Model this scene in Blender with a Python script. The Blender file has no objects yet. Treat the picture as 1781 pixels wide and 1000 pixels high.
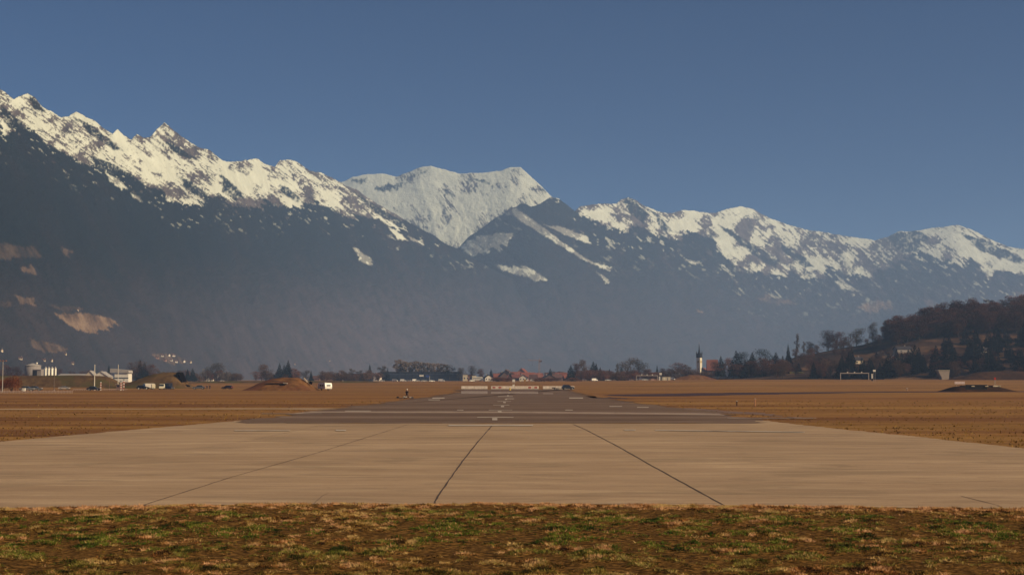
import bpy, math, random
import numpy as np
from math import sin, cos, tan, pi, radians, sqrt, atan2
from mathutils import Vector, Matrix

# ------------------------------------------------------------------ camera, sky, sun, exposure
sc = bpy.context.scene
COL = sc.collection
F = 2400.0; HC = 3.6; PIT = math.atan(159.0 / F)
cam_d = bpy.data.cameras.new("camera"); cam = bpy.data.objects.new("camera", cam_d); COL.objects.link(cam)
cam_d.sensor_width = 36.0; cam_d.lens = 36.0 * F / 1781.0
cam_d.clip_start = 0.5; cam_d.clip_end = 80000
cam.location = (0, 0, HC); cam.rotation_euler = (pi / 2 + PIT, 0, 0)
sc.camera = cam

SUN_AZ = 112.0; SUN_EL = 28.0
world = bpy.data.worlds.new("World"); sc.world = world; world.use_nodes = True
wn = world.node_tree; bg = wn.nodes["Background"]
sky = wn.nodes.new("ShaderNodeTexSky"); sky.sky_type = 'NISHITA'; sky.sun_disc = False
sky.sun_elevation = radians(SUN_EL); sky.sun_rotation = radians(SUN_AZ)
sky.altitude = 1500; sky.air_density = 0.8; sky.dust_density = 0.25; sky.ozone_density = 1.6
tint = wn.nodes.new("ShaderNodeMix"); tint.data_type = 'RGBA'; tint.blend_type = 'MULTIPLY'; tint.inputs[0].default_value = 1.0
tint.inputs[7].default_value = (0.03, 0.33, 0.62, 1)
wn.links.new(sky.outputs[0], tint.inputs[6]); wn.links.new(tint.outputs[2], bg.inputs[0]); bg.inputs[1].default_value = 0.05
sd = bpy.data.lights.new("sun", 'SUN'); so = bpy.data.objects.new("sun", sd); COL.objects.link(so)
sd.energy = 5.0; sd.angle = radians(0.5); sd.color = (1.0, 0.83, 0.58)
sdir = Vector((sin(radians(SUN_AZ)) * cos(radians(SUN_EL)), cos(radians(SUN_AZ)) * cos(radians(SUN_EL)), sin(radians(SUN_EL))))
so.rotation_euler = sdir.to_track_quat('Z', 'Y').to_euler(); so.location = (200, -200, 300)
sc.view_settings.view_transform = 'Standard'; sc.view_settings.look = 'None'
sc.view_settings.exposure = 0.35; sc.view_settings.gamma = 1.0
sc.cycles.volume_bounces = 1; sc.cycles.max_bounces = 6

# ------------------------------------------------------------------ geometry of the place
def smooth(a, b, x):
    t = np.clip((x - a) / (b - a), 0, 1); return t * t * (3 - 2 * t)
def gtop(px): return np.interp(px, [300, 700, 1000, 1250], [1.3, 1.5, 1.9, 3.2])
def gz(y, px=890.5): return float(gtop(px) * smooth(450, 880, y))
def W(px, py, Y):
    v = (500.0 - py) / F
    dy = cos(PIT) - sin(PIT) * v; dz = sin(PIT) + cos(PIT) * v
    return Vector(((px - 890.5) / F * Y / dy, Y, HC + dz / dy * Y))
def far(y): return y if y < 900 else 900 + (y - 900) * 0.6
def G(py): return F * HC / (py - 659.0) * 1.0
def P(px, py, z=0.0):           # point of the flat airfield
    p = W(px, py, 1.0); s = (z - HC) / (p.z - HC); return Vector((p.x * s, s, z))
def at(px, Y):                   # point of the ground at bearing px and distance Y
    c = cos(PIT) * Y + (gz(Y, px) - HC) * sin(PIT)
    return Vector(((px - 890.5) / F * c, Y, gz(Y, px)))
def proj(X, Y, Z):
    c = Y * cos(PIT) + (Z - HC) * sin(PIT); v = (-Y * sin(PIT) + (Z - HC) * cos(PIT)) / c
    return 890.5 + F * X / c, 500 - F * v

_tabs = {}
def vnoise(x, y, seed=0):
    if seed not in _tabs: _tabs[seed] = np.random.RandomState(seed + 11).rand(256, 256)
    T = _tabs[seed]
    xi = np.floor(x).astype(int); yi = np.floor(y).astype(int); fx = x - xi; fy = y - yi
    fx = fx * fx * (3 - 2 * fx); fy = fy * fy * (3 - 2 * fy)
    a = T[xi & 255, yi & 255]; b = T[(xi + 1) & 255, yi & 255]; c = T[xi & 255, (yi + 1) & 255]; d = T[(xi + 1) & 255, (yi + 1) & 255]
    return (a + (b - a) * fx) * (1 - fy) + (c + (d - c) * fx) * fy
def fbm(x, y, seed=0, o=5, g=0.5):
    s = 0; a = 1; t = 0
    for i in range(o):
        s = s + a * vnoise(x * 2 ** i + 17.3 * i, y * 2 ** i + 5.1 * i, seed + i); t += a; a *= g
    return s / t
def ridged(x, y, seed=0, o=4):
    s = 0; a = 1; t = 0
    for i in range(o):
        s = s + a * (1 - np.abs(2 * vnoise(x * 2 ** i + 9.7 * i, y * 2 ** i + 3.3 * i, seed + i) - 1)); t += a; a *= 0.5
    return s / t

# ------------------------------------------------------------------ helpers
def tag(o, label=None, cat=None, group=None, kind=None):
    if label: o["label"] = label
    if cat: o["category"] = cat
    if group: o["group"] = group
    if kind: o["kind"] = kind
    return o
def thing(name, loc, label, cat, group=None, rz=0.0):
    o = bpy.data.objects.new(name, None); COL.objects.link(o); o.location = loc; o.rotation_euler = (0, 0, rz)
    o.empty_display_size = 0.3
    return tag(o, label, cat, group)
def link_mesh(name, me, parent=None):
    o = bpy.data.objects.new(name, me); COL.objects.link(o)
    if parent is not None: o.parent = parent
    return o
class MB:
    def __init__(s): s.v = []; s.f = []
    def quad(s, *p):
        n = len(s.v); s.v += [tuple(q) for q in p]; s.f.append(tuple(range(n, n + len(p)))); return s
    def box(s, x0, x1, y0, y1, z0, z1, ch=0.0):
        if ch > 0:   # chamfered along all edges
            import itertools
            n = len(s.v); idx = {}
            for a in (0, 1):
                for b in (0, 1):
                    for c in (0, 1):
                        X = (x0, x1)[a]; Y = (y0, y1)[b]; Z = (z0, z1)[c]
                        ix = X + (ch if a == 0 else -ch); iy = Y + (ch if b == 0 else -ch); iz = Z + (ch if c == 0 else -ch)
                        for k, p in enumerate(((X, iy, iz), (ix, Y, iz), (ix, iy, Z))):
                            idx[(a, b, c, k)] = len(s.v); s.v.append(p)
            for a in (0, 1): s.f.append(tuple(idx[(a, b, c, 0)] for b, c in ((0, 0), (1, 0), (1, 1), (0, 1))))
            for b in (0, 1): s.f.append(tuple(idx[(a, b, c, 1)] for a, c in ((0, 0), (1, 0), (1, 1), (0, 1))))
            for c in (0, 1): s.f.append(tuple(idx[(a, b, c, 2)] for a, b in ((0, 0), (1, 0), (1, 1), (0, 1))))
            for b in (0, 1):
                for c in (0, 1): s.f.append((idx[(0, b, c, 1)], idx[(1, b, c, 1)], idx[(1, b, c, 2)], idx[(0, b, c, 2)]))
            for a in (0, 1):
                for c in (0, 1): s.f.append((idx[(a, 0, c, 0)], idx[(a, 1, c, 0)], idx[(a, 1, c, 2)], idx[(a, 0, c, 2)]))
            for a in (0, 1):
                for b in (0, 1): s.f.append((idx[(a, b, 0, 0)], idx[(a, b, 1, 0)], idx[(a, b, 1, 1)], idx[(a, b, 0, 1)]))
            for a in (0, 1):
                for b in (0, 1):
                    for c in (0, 1): s.f.append((idx[(a, b, c, 0)], idx[(a, b, c, 1)], idx[(a, b, c, 2)]))
            return s
        n = len(s.v)
        s.v += [(x0, y0, z0), (x1, y0, z0), (x1, y1, z0), (x0, y1, z0), (x0, y0, z1), (x1, y0, z1), (x1, y1, z1), (x0, y1, z1)]
        s.f += [tuple(n + k for k in q) for q in ((3, 2, 1, 0), (4, 5, 6, 7), (0, 1, 5, 4), (1, 2, 6, 5), (2, 3, 7, 6), (3, 0, 4, 7))]
        return s
    def tube(s, a, b, r0, r1=None, n=8, caps=True):
        r1 = r0 if r1 is None else r1
        a = Vector(a); b = Vector(b); d = (b - a).normalized()
        u = d.orthogonal().normalized(); w = d.cross(u); k0 = len(s.v)
        for c, r in ((a, r0), (b, r1)):
            for i in range(n):
                t = 2 * pi * i / n; s.v.append(tuple(c + u * (r * cos(t)) + w * (r * sin(t))))
        for i in range(n): s.f.append((k0 + i, k0 + (i + 1) % n, k0 + n + (i + 1) % n, k0 + n + i))
        if caps: s.f.append(tuple(k0 + i for i in reversed(range(n)))); s.f.append(tuple(k0 + n + i for i in range(n)))
        return s
    def lathe(s, prof, c=(0, 0, 0), n=16):
        k0 = len(s.v)
        for r, z in prof:
            for i in range(n):
                t = 2 * pi * i / n; s.v.append((c[0] + r * cos(t), c[1] + r * sin(t), c[2] + z))
        m = len(prof)
        for j in range(m - 1):
            for i in range(n):
                s.f.append((k0 + j * n + i, k0 + j * n + (i + 1) % n, k0 + (j + 1) * n + (i + 1) % n, k0 + (j + 1) * n + i))
        s.f.append(tuple(k0 + i for i in reversed(range(n)))); s.f.append(tuple(k0 + (m - 1) * n + i for i in range(n)))
        return s
    def prism(s, prof, y0, y1, inset=None):      # prof: list of (x,z); extruded along y, inset: list of y insets per vertex
        n = len(prof); k = len(s.v); inset = inset or [0] * n
        for (x, z), q in zip(prof, inset): s.v.append((x, y0 + q, z))
        for (x, z), q in zip(prof, inset): s.v.append((x, y1 - q, z))
        for i in range(n): s.f.append((k + i, k + (i + 1) % n, k + n + (i + 1) % n, k + n + i))
        s.f.append(tuple(k + i for i in reversed(range(n)))); s.f.append(tuple(k + n + i for i in range(n)))
        return s
    def mesh(s, name, mat, smoothed=False):
        me = bpy.data.meshes.new(name); me.from_pydata(s.v, [], s.f); me.materials.append(mat)
        import bmesh
        b = bmesh.new(); b.from_mesh(me); bmesh.ops.recalc_face_normals(b, faces=b.faces); b.to_mesh(me); b.free()
        if smoothed:
            me.polygons.foreach_set("use_smooth", [True] * len(me.polygons))
        me.update(); return me
    def build(s, name, mat, parent=None, loc=None, smoothed=False):
        o = link_mesh(name, s.mesh(name, mat, smoothed), parent)
        if loc is not None: o.location = loc
        return o
def np_mesh(name, V, Fq, mat, attrs=None, smoothed=True):
    me = bpy.data.meshes.new(name); V = np.asarray(V, dtype=np.float32); Fq = np.asarray(Fq, dtype=np.int32); k = Fq.shape[1]
    me.vertices.add(len(V)); me.vertices.foreach_set("co", V.ravel())
    me.loops.add(Fq.size); me.loops.foreach_set("vertex_index", Fq.ravel())
    me.polygons.add(len(Fq)); me.polygons.foreach_set("loop_start", np.arange(0, Fq.size, k, dtype=np.int32))
    me.polygons.foreach_set("loop_total", np.full(len(Fq), k, dtype=np.int32))
    if smoothed: me.polygons.foreach_set("use_smooth", np.ones(len(Fq), dtype=bool))
    me.update(calc_edges=True); me.validate()
    for n, a in (attrs or {}).items():
        at_ = me.attributes.new(n, 'FLOAT', 'POINT'); at_.data.foreach_set("value", np.asarray(a, dtype=np.float32).ravel())
    me.materials.append(mat); return me
def grid_faces(nr, nc):
    i = np.arange(nr * nc).reshape(nr, nc)
    return np.stack([i[:-1, :-1], i[:-1, 1:], i[1:, 1:], i[1:, :-1]], -1).reshape(-1, 4)

# ------------------------------------------------------------------ materials
class NT:
    def __init__(s, name, rough=0.8, spec=0.3, metal=0.0):
        s.m = bpy.data.materials.new(name); s.m.use_nodes = True; s.t = s.m.node_tree
        s.b = s.t.nodes["Principled BSDF"]; s.b.inputs["Roughness"].default_value = rough
        s.b.inputs["Specular IOR Level"].default_value = spec; s.b.inputs["Metallic"].default_value = metal
    def coord(s, scale=(1, 1, 1), kind="Object"):
        if kind == "World":
            c = s.t.nodes.new("ShaderNodeNewGeometry").outputs["Position"]
        else: c = s.t.nodes.new("ShaderNodeTexCoord").outputs[kind]
        mp = s.t.nodes.new("ShaderNodeMapping"); mp.inputs["Scale"].default_value = scale
        s.t.links.new(c, mp.inputs[0]); return mp.outputs[0]
    def noise(s, scale, co, detail=5, rough=0.6, dist=0.0):
        n = s.t.nodes.new("ShaderNodeTexNoise"); n.inputs["Scale"].default_value = scale; n.inputs["Detail"].default_value = detail
        n.inputs["Roughness"].default_value = rough; n.inputs["Distortion"].default_value = dist
        s.t.links.new(co, n.inputs["Vector"]); return n.outputs[0]
    def ramp(s, fac, stops, inter='LINEAR'):
        r = s.t.nodes.new("ShaderNodeValToRGB"); r.color_ramp.interpolation = inter
        e = r.color_ramp.elements
        while len(e) < len(stops): e.new(0.5)
        for q, (p, c) in zip(e, stops):
            q.position = p; q.color = tuple(c) + (1,) if not np.isscalar(c) else (c, c, c, 1)
        s.t.links.new(fac, r.inputs[0]); return r.outputs[0]
    def mix(s, fac, a, b, mode='MIX'):
        n = s.t.nodes.new("ShaderNodeMix"); n.data_type = 'RGBA'; n.blend_type = mode
        for sock, val in ((n.inputs[0], fac), (n.inputs[6], a), (n.inputs[7], b)):
            if isinstance(val, bpy.types.NodeSocket): s.t.links.new(val, sock)
            elif sock is n.inputs[0]: sock.default_value = val
            else: sock.default_value = tuple(val) + (1,)
        return n.outputs[2]
    def math(s, op, a, b=0.0):
        n = s.t.nodes.new("ShaderNodeMath"); n.operation = op
        for k, val in enumerate((a, b)):
            if isinstance(val, bpy.types.NodeSocket): s.t.links.new(val, n.inputs[k])
            else: n.inputs[k].default_value = val
        return n.outputs[0]
    def attr(s, name):
        n = s.t.nodes.new("ShaderNodeAttribute"); n.attribute_name = name; return n.outputs["Fac"]
    def color(s, c):
        if isinstance(c, bpy.types.NodeSocket): s.t.links.new(c, s.b.inputs["Base Color"])
        else: s.b.inputs["Base Color"].default_value = tuple(c) + (1,)
        return s
    def bump(s, h, strength=0.5, dist=0.1):
        n = s.t.nodes.new("ShaderNodeBump"); n.inputs["Strength"].default_value = strength; n.inputs["Distance"].default_value = dist
        s.t.links.new(h, n.inputs["Height"]); s.t.links.new(n.outputs[0], s.b.inputs["Normal"]); return s
_mc = {}
def M(name, c, rough=0.75, spec=0.3, metal=0.0, var=0.25, scale=1.5):
    """plain material with a light mottling"""
    key = (name,)
    if key in _mc: return _mc[key]
    n = NT(name, rough, spec, metal); co = n.coord()
    f = n.noise(scale, co, 6, 0.65)
    d = tuple(max(0, x * (1 - var)) for x in c); l = tuple(min(1, x * (1 + var * 0.6)) for x in c)
    n.color(n.ramp(f, [(0.3, d), (0.7, l)])); _mc[key] = n.m; return n.m

# ------------------------------------------------------------------ the ground
def ground_material():
    n = NT("dry_grass_ground", 0.95, 0.1)
    co = n.coord((1, 1, 1), "World")
    st = n.coord((0.25, 1, 1), "World")
    big = n.noise(0.012, n.coord((0.22, 1, 1), "World"), 5, 0.6)
    mid = n.noise(0.16, st, 6, 0.7)
    fine = n.noise(2.2, st, 6, 0.75)
    base = n.ramp(big, [(0.34, (0.15, 0.052, 0.014)), (0.45, (0.27, 0.112, 0.028)), (0.54, (0.225, 0.104, 0.024)), (0.66, (0.33, 0.135, 0.044))])
    c = n.mix(n.ramp(mid, [(0.38, 0.0), (0.62, 0.75)]), base, (0.36, 0.19, 0.055))
    c = n.mix(n.ramp(mid, [(0.30, 0.85), (0.42, 0.0)]), c, (0.11, 0.045, 0.012))
    c = n.mix(n.ramp(fine, [(0.36, 0.75), (0.55, 0.0)]), c, (0.085, 0.035, 0.010))
    c = n.mix(n.ramp(fine, [(0.55, 0.0), (0.75, 0.6)]), c, (0.42, 0.24, 0.09))
    # the far meadow is paler and redder stubble
    far = n.noise(0.006, n.coord((0.15, 1, 1), "World"), 4, 0.5)
    c = n.mix(n.ramp(far, [(0.5, 0.0), (0.6, 0.6)]), c, (0.24, 0.10, 0.035))
    b1 = n.noise(1.0, n.coord((0.004, 0.045, 1), "World"), 5, 0.6); b2 = n.noise(1.0, n.coord((0.02, 0.22, 1), "World"), 5, 0.65)
    c = n.mix(n.ramp(b1, [(0.40, 0.8), (0.50, 0.0)]), c, (0.15, 0.060, 0.020))
    c = n.mix(n.ramp(b1, [(0.54, 0.0), (0.66, 0.6)]), c, (0.36, 0.20, 0.055))
    c = n.mix(n.ramp(b2, [(0.36, 0.75), (0.45, 0.0)]), c, (0.10, 0.036, 0.012))
    c = n.mix(n.ramp(b2, [(0.57, 0.0), (0.68, 0.5)]), c, (0.42, 0.22, 0.075))
    n.color(c); n.bump(fine, 0.8, 0.12); return n.m
rows = np.unique(np.concatenate([np.linspace(-400, 20, 8), np.linspace(20, 45, 60), np.linspace(46, 440, 50), np.linspace(450, 900, 60), np.linspace(1000, 1300, 4), np.linspace(1400, 3000, 8), [4500, 8900]]))
cols = np.unique(np.concatenate([-np.geomspace(30, 6800, 30), np.linspace(-30, 30, 60), np.linspace(-400, 400, 101), np.geomspace(30, 6800, 30)]))
XX, YY = np.meshgrid(cols, rows)
ZZ = gtop(890.5 + F * XX / np.maximum(YY, 10)) * smooth(450, 880, YY)



ground = link_mesh("ground", np_mesh("ground", np.stack([XX, YY, ZZ], -1).reshape(-1, 3), grid_faces(len(rows), len(cols)), ground_material()))
tag(ground, kind="structure")

# ------------------------------------------------------------------ mountains
def mountain_material(name):
    n = NT(name, 0.95, 0.05)
    co = n.coord((1, 1, 1), "World")
    f1 = n.noise(0.0035, co, 6, 0.65); f2 = n.noise(0.02, co, 5, 0.7)
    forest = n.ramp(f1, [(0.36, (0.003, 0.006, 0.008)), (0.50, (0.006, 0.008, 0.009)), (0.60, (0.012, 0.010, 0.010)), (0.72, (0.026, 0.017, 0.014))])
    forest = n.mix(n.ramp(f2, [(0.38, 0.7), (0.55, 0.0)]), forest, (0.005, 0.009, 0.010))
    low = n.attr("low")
    forest = n.mix(n.math('MULTIPLY', low, 0.75), forest, n.ramp(f2, [(0.33, (0.05, 0.045, 0.052)), (0.67, (0.105, 0.08, 0.088))]))  # paler bare woods, with valley haze painted into the colour
    mead = n.ramp(f2, [(0.38, (0.05, 0.03, 0.02)), (0.5, (0.14, 0.085, 0.05)), (0.65, (0.26, 0.17, 0.10))])
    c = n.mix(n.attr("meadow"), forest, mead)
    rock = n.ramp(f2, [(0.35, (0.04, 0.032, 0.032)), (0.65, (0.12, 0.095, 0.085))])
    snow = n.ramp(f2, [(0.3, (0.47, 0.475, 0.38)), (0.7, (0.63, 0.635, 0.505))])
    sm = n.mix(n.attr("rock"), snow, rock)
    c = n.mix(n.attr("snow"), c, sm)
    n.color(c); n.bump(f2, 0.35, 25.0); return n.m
MM = mountain_material("mountain_slope")

def poly_mask(px, py, poly):
    inside = np.zeros(px.shape, bool); n = len(poly)
    for i in range(n):
        x0, y0 = poly[i]; x1, y1 = poly[(i + 1) % n]
        c = ((y0 > py) != (y1 > py)) & (px < (x1 - x0) * (py - y0) / ((y1 - y0) or 1e-9) + x0)
        inside ^= c
    return inside
def soft(m):   # soften a boolean mask slightly
    m = m.astype(float); k = m.copy()
    k[1:-1, 1:-1] = (m[1:-1, 1:-1] * 2 + m[:-2, 1:-1] + m[2:, 1:-1] + m[1:-1, :-2] + m[1:-1, 2:]) / 6
    return k

def mountain(name, sky_pts, ridge_d, foot_d, x0, x1, dx, nrow, seed, power, snowline, rockiness, shear, patches_on=(), patches_off=(), meadows=(), foot_py=None, low_top=560, jag=1.6, amp=0.10):
    pxs = np.arange(x0, x1 + dx, dx); nc = len(pxs)
    sx, sy = zip(*sky_pts); top = np.interp(pxs, sx, sy)
    top = top + (fbm(pxs / 9.0, pxs * 0 + seed, seed, 4) - 0.5) * 2 * jag + (fbm(pxs / 2.2, pxs * 0 + 3, seed + 7, 2) - 0.5) * jag * 0.8
    rd = np.interp(pxs, *zip(*ridge_d)); fd = np.interp(pxs, *zip(*foot_d))
    kw = np.exp(-0.5 * (np.arange(-150, 151) / 55.0) ** 2); kw /= kw.sum()
    rd = np.convolve(np.pad(rd, 150, mode='edge'), kw, mode='valid'); fd = np.convolve(np.pad(fd, 150, mode='edge'), kw, mode='valid')
    v = (500 - top) / F; zr = HC + (sin(PIT) + cos(PIT) * v) / (cos(PIT) - sin(PIT) * v) * rd
    zr = np.maximum(zr, 5)
    t = np.linspace(0, 1, nrow); nb = 14
    T = t[:, None]; PX = np.broadcast_to(pxs[None, :], (nrow, nc))
    Y = fd[None, :] + (rd - fd)[None, :] * T
    # profile: shallow at the foot, steep above
    kk = np.exp(-0.5 * (np.arange(-70, 71) / 24.0) ** 2); kk /= kk.sum()
    zs = np.convolve(np.pad(zr, 70, mode='edge'), kk, mode='valid')
    k2 = np.exp(-0.5 * (np.arange(-12, 13) / 4.0) ** 2); k2 /= k2.sum()
    zm = np.convolve(np.pad(zr, 12, mode='edge'), k2, mode='valid')
    z = (zs[None, :] - 3.0) * T ** power + 3.0 - 8.0 * (1 - T) ** 8 + (zm - zs)[None, :] * T ** 9 + (zr - zm)[None, :] * T ** 60
    lat = PX / 100.0
    env = np.sin(pi * np.clip(T, 0, 1)) ** 0.7 * (1 - T ** 6)
    s = lat + shear * (T - 0.5) + 0.35 * (fbm(lat * 2.5, T * 5, seed + 15, 3) - 0.5)
    gul = ridged(s * 2.6, lat * 0.5 - T * 0.8 + 3, seed + 20, 5) - 0.55
    big = ridged(s * 0.9 + 5, lat * 0.2 + T * 0.5, seed + 40, 3) - 0.55
    fin = fbm(lat * 16, T * 60, seed + 60, 4) - 0.5
    z = z + env * zr[None, :] * (amp * 1.0 * gul + amp * 1.3 * big) * (0.03 + 0.97 * T ** 3) + env ** 0.5 * fin * zr[None, :] * 0.012 + env * T ** 4 * (ridged(s * 9, lat * 2 + T * 3, seed + 70, 3) - 0.55) * zr[None, :] * rockiness.get("fl", 0.03)
    c = cos(PIT) * Y + (z - HC) * sin(PIT)
    X = (PX - 890.5) / F * c
    qx, qy = proj(X, Y, z)
    # keep the ridge the highest line seen
    # snow cover
    lx, ly = zip(*snowline) if snowline else ((0, 1), (-999, -999))
    sl = np.interp(qx, lx, ly)
    nz1 = (fbm(qx / 7, qy / 7, seed + 80, 4) - 0.5); nz2 = (fbm(qx / 2.2, qy / 2.8, seed + 90, 3) - 0.5)
    a = rockiness["ang"]; ru = qx * cos(a) + qy * sin(a); rv = -qx * sin(a) + qy * cos(a)
    D = (fbm(rv / 5.0, ru / 45.0, seed + 80, 5) - 0.5) * rockiness.get("jit", 40)
    jx = qx + nz1 * 6 + nz2 * 3 + D * cos(a) * 0.6; jy = qy + nz2 * 5 + D * sin(a) * 0.6
    depth = (np.interp(qx + D * cos(a), lx, ly) - (qy + D * sin(a))) + nz1 * 8 + nz2 * 8
    snow = np.clip(depth / 1.2, 0, 1)
    r1 = 0.62 * ridged(ru / rockiness["lu"], rv / rockiness["lv"], seed + 100, 5) + 0.38 * ridged(ru / 14.0 + 3, rv / 2.6, seed + 105, 3)
    r2 = fbm(qx / 30, qy / 22, seed + 120, 4)
    near_edge = np.clip(1 - (sl - qy) / rockiness["band"], 0, 1)
    top_b = np.interp(qx, pxs, top); near_top = np.clip(1 - (qy - top_b) / 8.0, 0, 1)
    thr = rockiness["thr"] - 0.16 * near_edge * rockiness.get("edge", 1) - 0.07 * near_top * rockiness.get("top", 1)
    rock = np.clip(((r1 - 0.5) * 0.8 + (r2 - 0.5) * 1.0 + nz2 * 0.34 + 0.5 - thr) / 0.11, 0, 1)
    ln = 1 - np.abs(2 * fbm(ru / 34.0 + 7, rv / 5.0, seed + 170, 4) - 1)
    rock = np.maximum(rock, np.clip((ln - 0.905) / 0.05, 0, 1) * np.clip((r2 - rockiness.get("ln", 0.38)) / 0.06, 0, 1))
    for p in patches_on:
        m = soft(poly_mask(jx, jy, p)); snow = np.maximum(snow, m); rock = rock * (1 - 0.3 * m)
    for p in patches_off:
        m = soft(poly_mask(jx, jy, p)); snow = snow * (1 - m * np.clip(0.95 + nz2 * 1.6 + nz1 * 1.6, 0, 1))
    # thin dusting below the snow line, through the trees
    dust = np.clip((fbm(ru / 11, rv / 3.5, seed + 140, 4) - rockiness.get("dust", 0.66)) / 0.04, 0, 1) * np.clip(1 - (qy - sl) / rockiness.get("dlen", 45), 0, 1) * (qy > sl)
    snow = np.maximum(snow, dust * 0.8)
    mead = np.zeros_like(snow)
    for p, k in meadows: mead = np.maximum(mead, soft(poly_mask(jx, jy, p)) * k)
    low = smooth(low_top - 140, low_top + 50, qy + nz1 * 80) * np.interp(qx, [100, 350, 650, 800, 1050], [0.35, 0.6, 1.0, 0.9, 0.55])  # lower slopes lightened: valley haze put into the colour, over bare woods
    # spruces standing on the edge of the forest: small lumps where there is no snow
    z = z + (1 - snow) * env ** 0.3 * (fbm(PX / 1.6, T * nrow / 1.5, seed + 150, 2) - 0.5) * 0.008 * zr[None, :]
    # back slope
    bt = np.linspace(0, 1, nb + 1)[1:][:, None]
    Yb = rd[None, :] + bt * 0.2 * rd[None, :]; zb = zr[None, :] * (1 - bt) ** 1.15 - 2 * bt
    Xb = (pxs[None, :] - 890.5) / F * (rd * cos(PIT))[None, :] * (1 + bt * 0.2)
    Xb = Xb + (X[-1] - (pxs - 890.5) / F * rd * cos(PIT))[None, :]
    X = np.vstack([X, Xb]); Y = np.vstack([np.broadcast_to(Y, (nrow, nc)), Yb]); z = np.vstack([z, zb])
    def ext(A, val): return np.vstack([A, np.full((nb, nc), val)])
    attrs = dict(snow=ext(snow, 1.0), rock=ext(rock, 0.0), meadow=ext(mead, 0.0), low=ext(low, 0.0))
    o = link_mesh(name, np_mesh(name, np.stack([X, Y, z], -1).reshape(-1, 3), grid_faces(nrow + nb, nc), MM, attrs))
    tag(o, kind="structure")
    def surf(px, t_):
        j = int(round((px - x0) / dx)); i = int(round(t_ * (nrow - 1))); return Vector((X[i, j], Y[i, j], z[i, j]))
    def find(px, py):     # the surface point seen at (px,py)
        j = int(np.clip(round((px - x0) / dx), 0, nc - 1)); i = int(np.argmin(np.abs(qy[:, j] - py)))
        return Vector((X[i, j], Y[i, j], z[i, j]))
    return find

A_SKY = [(-160, 90), (-60, 130), (0, 155), (10, 162), (24, 173), (35, 167), (48, 163), (60, 169), (73, 186), (88, 194), (105, 204), (120, 202), (133, 194), (145, 201), (165, 211),
         (178, 222), (196, 233), (204, 225), (215, 236), (228, 243), (238, 234), (250, 240), (262, 238), (275, 222), (286, 213), (298, 224), (330, 248), (345, 257), (365, 261),
         (385, 278), (395, 282), (420, 281), (445, 275), (465, 287), (478, 290), (488, 279), (505, 278), (520, 283), (540, 298), (560, 301), (580, 310), (600, 322), (620, 330),
         (640, 345), (670, 362), (700, 380), (730, 397), (755, 410), (777, 425), (798, 433), (821, 449), (845, 462), (900, 490), (1000, 540), (1150, 596), (1300, 640), (1400, 660)]
A_SNOW = [(-160, 200), (0, 214), (7, 240), (30, 218), (58, 226), (85, 256), (112, 266), (136, 280), (160, 289), (190, 296), (218, 305), (252, 321), (286, 332), (296, 356), (316, 356),
          (340, 359), (354, 344), (381, 339), (408, 356), (445, 364), (456, 351), (476, 355), (510, 364), (524, 351), (558, 355), (600, 376), (611, 382), (645, 379), (665, 386), (696, 404), (704, 380), (720, 390), (800, 428), (1500, 300)]
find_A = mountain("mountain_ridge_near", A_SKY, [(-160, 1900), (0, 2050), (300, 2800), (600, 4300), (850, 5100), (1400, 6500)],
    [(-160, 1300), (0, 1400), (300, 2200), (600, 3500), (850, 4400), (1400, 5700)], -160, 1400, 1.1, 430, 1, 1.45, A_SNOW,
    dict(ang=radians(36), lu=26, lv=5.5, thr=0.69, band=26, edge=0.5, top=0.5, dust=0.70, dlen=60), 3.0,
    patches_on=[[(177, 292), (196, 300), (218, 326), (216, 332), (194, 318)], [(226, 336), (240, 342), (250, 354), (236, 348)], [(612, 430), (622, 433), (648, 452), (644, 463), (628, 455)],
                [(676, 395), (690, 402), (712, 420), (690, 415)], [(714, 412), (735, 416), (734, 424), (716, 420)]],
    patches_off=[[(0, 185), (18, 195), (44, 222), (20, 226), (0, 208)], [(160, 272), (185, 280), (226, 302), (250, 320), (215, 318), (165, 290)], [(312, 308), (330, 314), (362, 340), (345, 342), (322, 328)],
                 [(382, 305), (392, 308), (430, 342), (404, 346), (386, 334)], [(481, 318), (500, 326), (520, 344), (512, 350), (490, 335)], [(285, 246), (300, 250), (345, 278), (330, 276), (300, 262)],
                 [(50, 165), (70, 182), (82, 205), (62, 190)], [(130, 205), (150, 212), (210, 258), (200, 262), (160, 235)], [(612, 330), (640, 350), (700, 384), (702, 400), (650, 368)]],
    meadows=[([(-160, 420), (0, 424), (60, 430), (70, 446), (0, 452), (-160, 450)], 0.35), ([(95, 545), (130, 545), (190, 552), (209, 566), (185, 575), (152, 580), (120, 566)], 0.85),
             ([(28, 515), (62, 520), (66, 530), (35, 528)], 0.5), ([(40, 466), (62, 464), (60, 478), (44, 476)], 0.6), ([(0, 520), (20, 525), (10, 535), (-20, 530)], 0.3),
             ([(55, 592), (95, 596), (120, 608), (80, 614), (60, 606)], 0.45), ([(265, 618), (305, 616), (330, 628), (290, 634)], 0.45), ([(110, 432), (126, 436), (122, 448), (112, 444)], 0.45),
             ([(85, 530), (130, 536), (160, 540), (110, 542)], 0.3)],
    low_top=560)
B_SKY = [(560, 330), (600, 315), (612, 309), (640, 303), (670, 303), (690, 308), (702, 303), (730, 291), (750, 289), (775, 296), (800, 302), (830, 301), (850, 299), (870, 298), (888, 291), (905, 291), (914, 299), (935, 318), (958, 341), (990, 362), (1040, 400), (1100, 430)]
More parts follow.
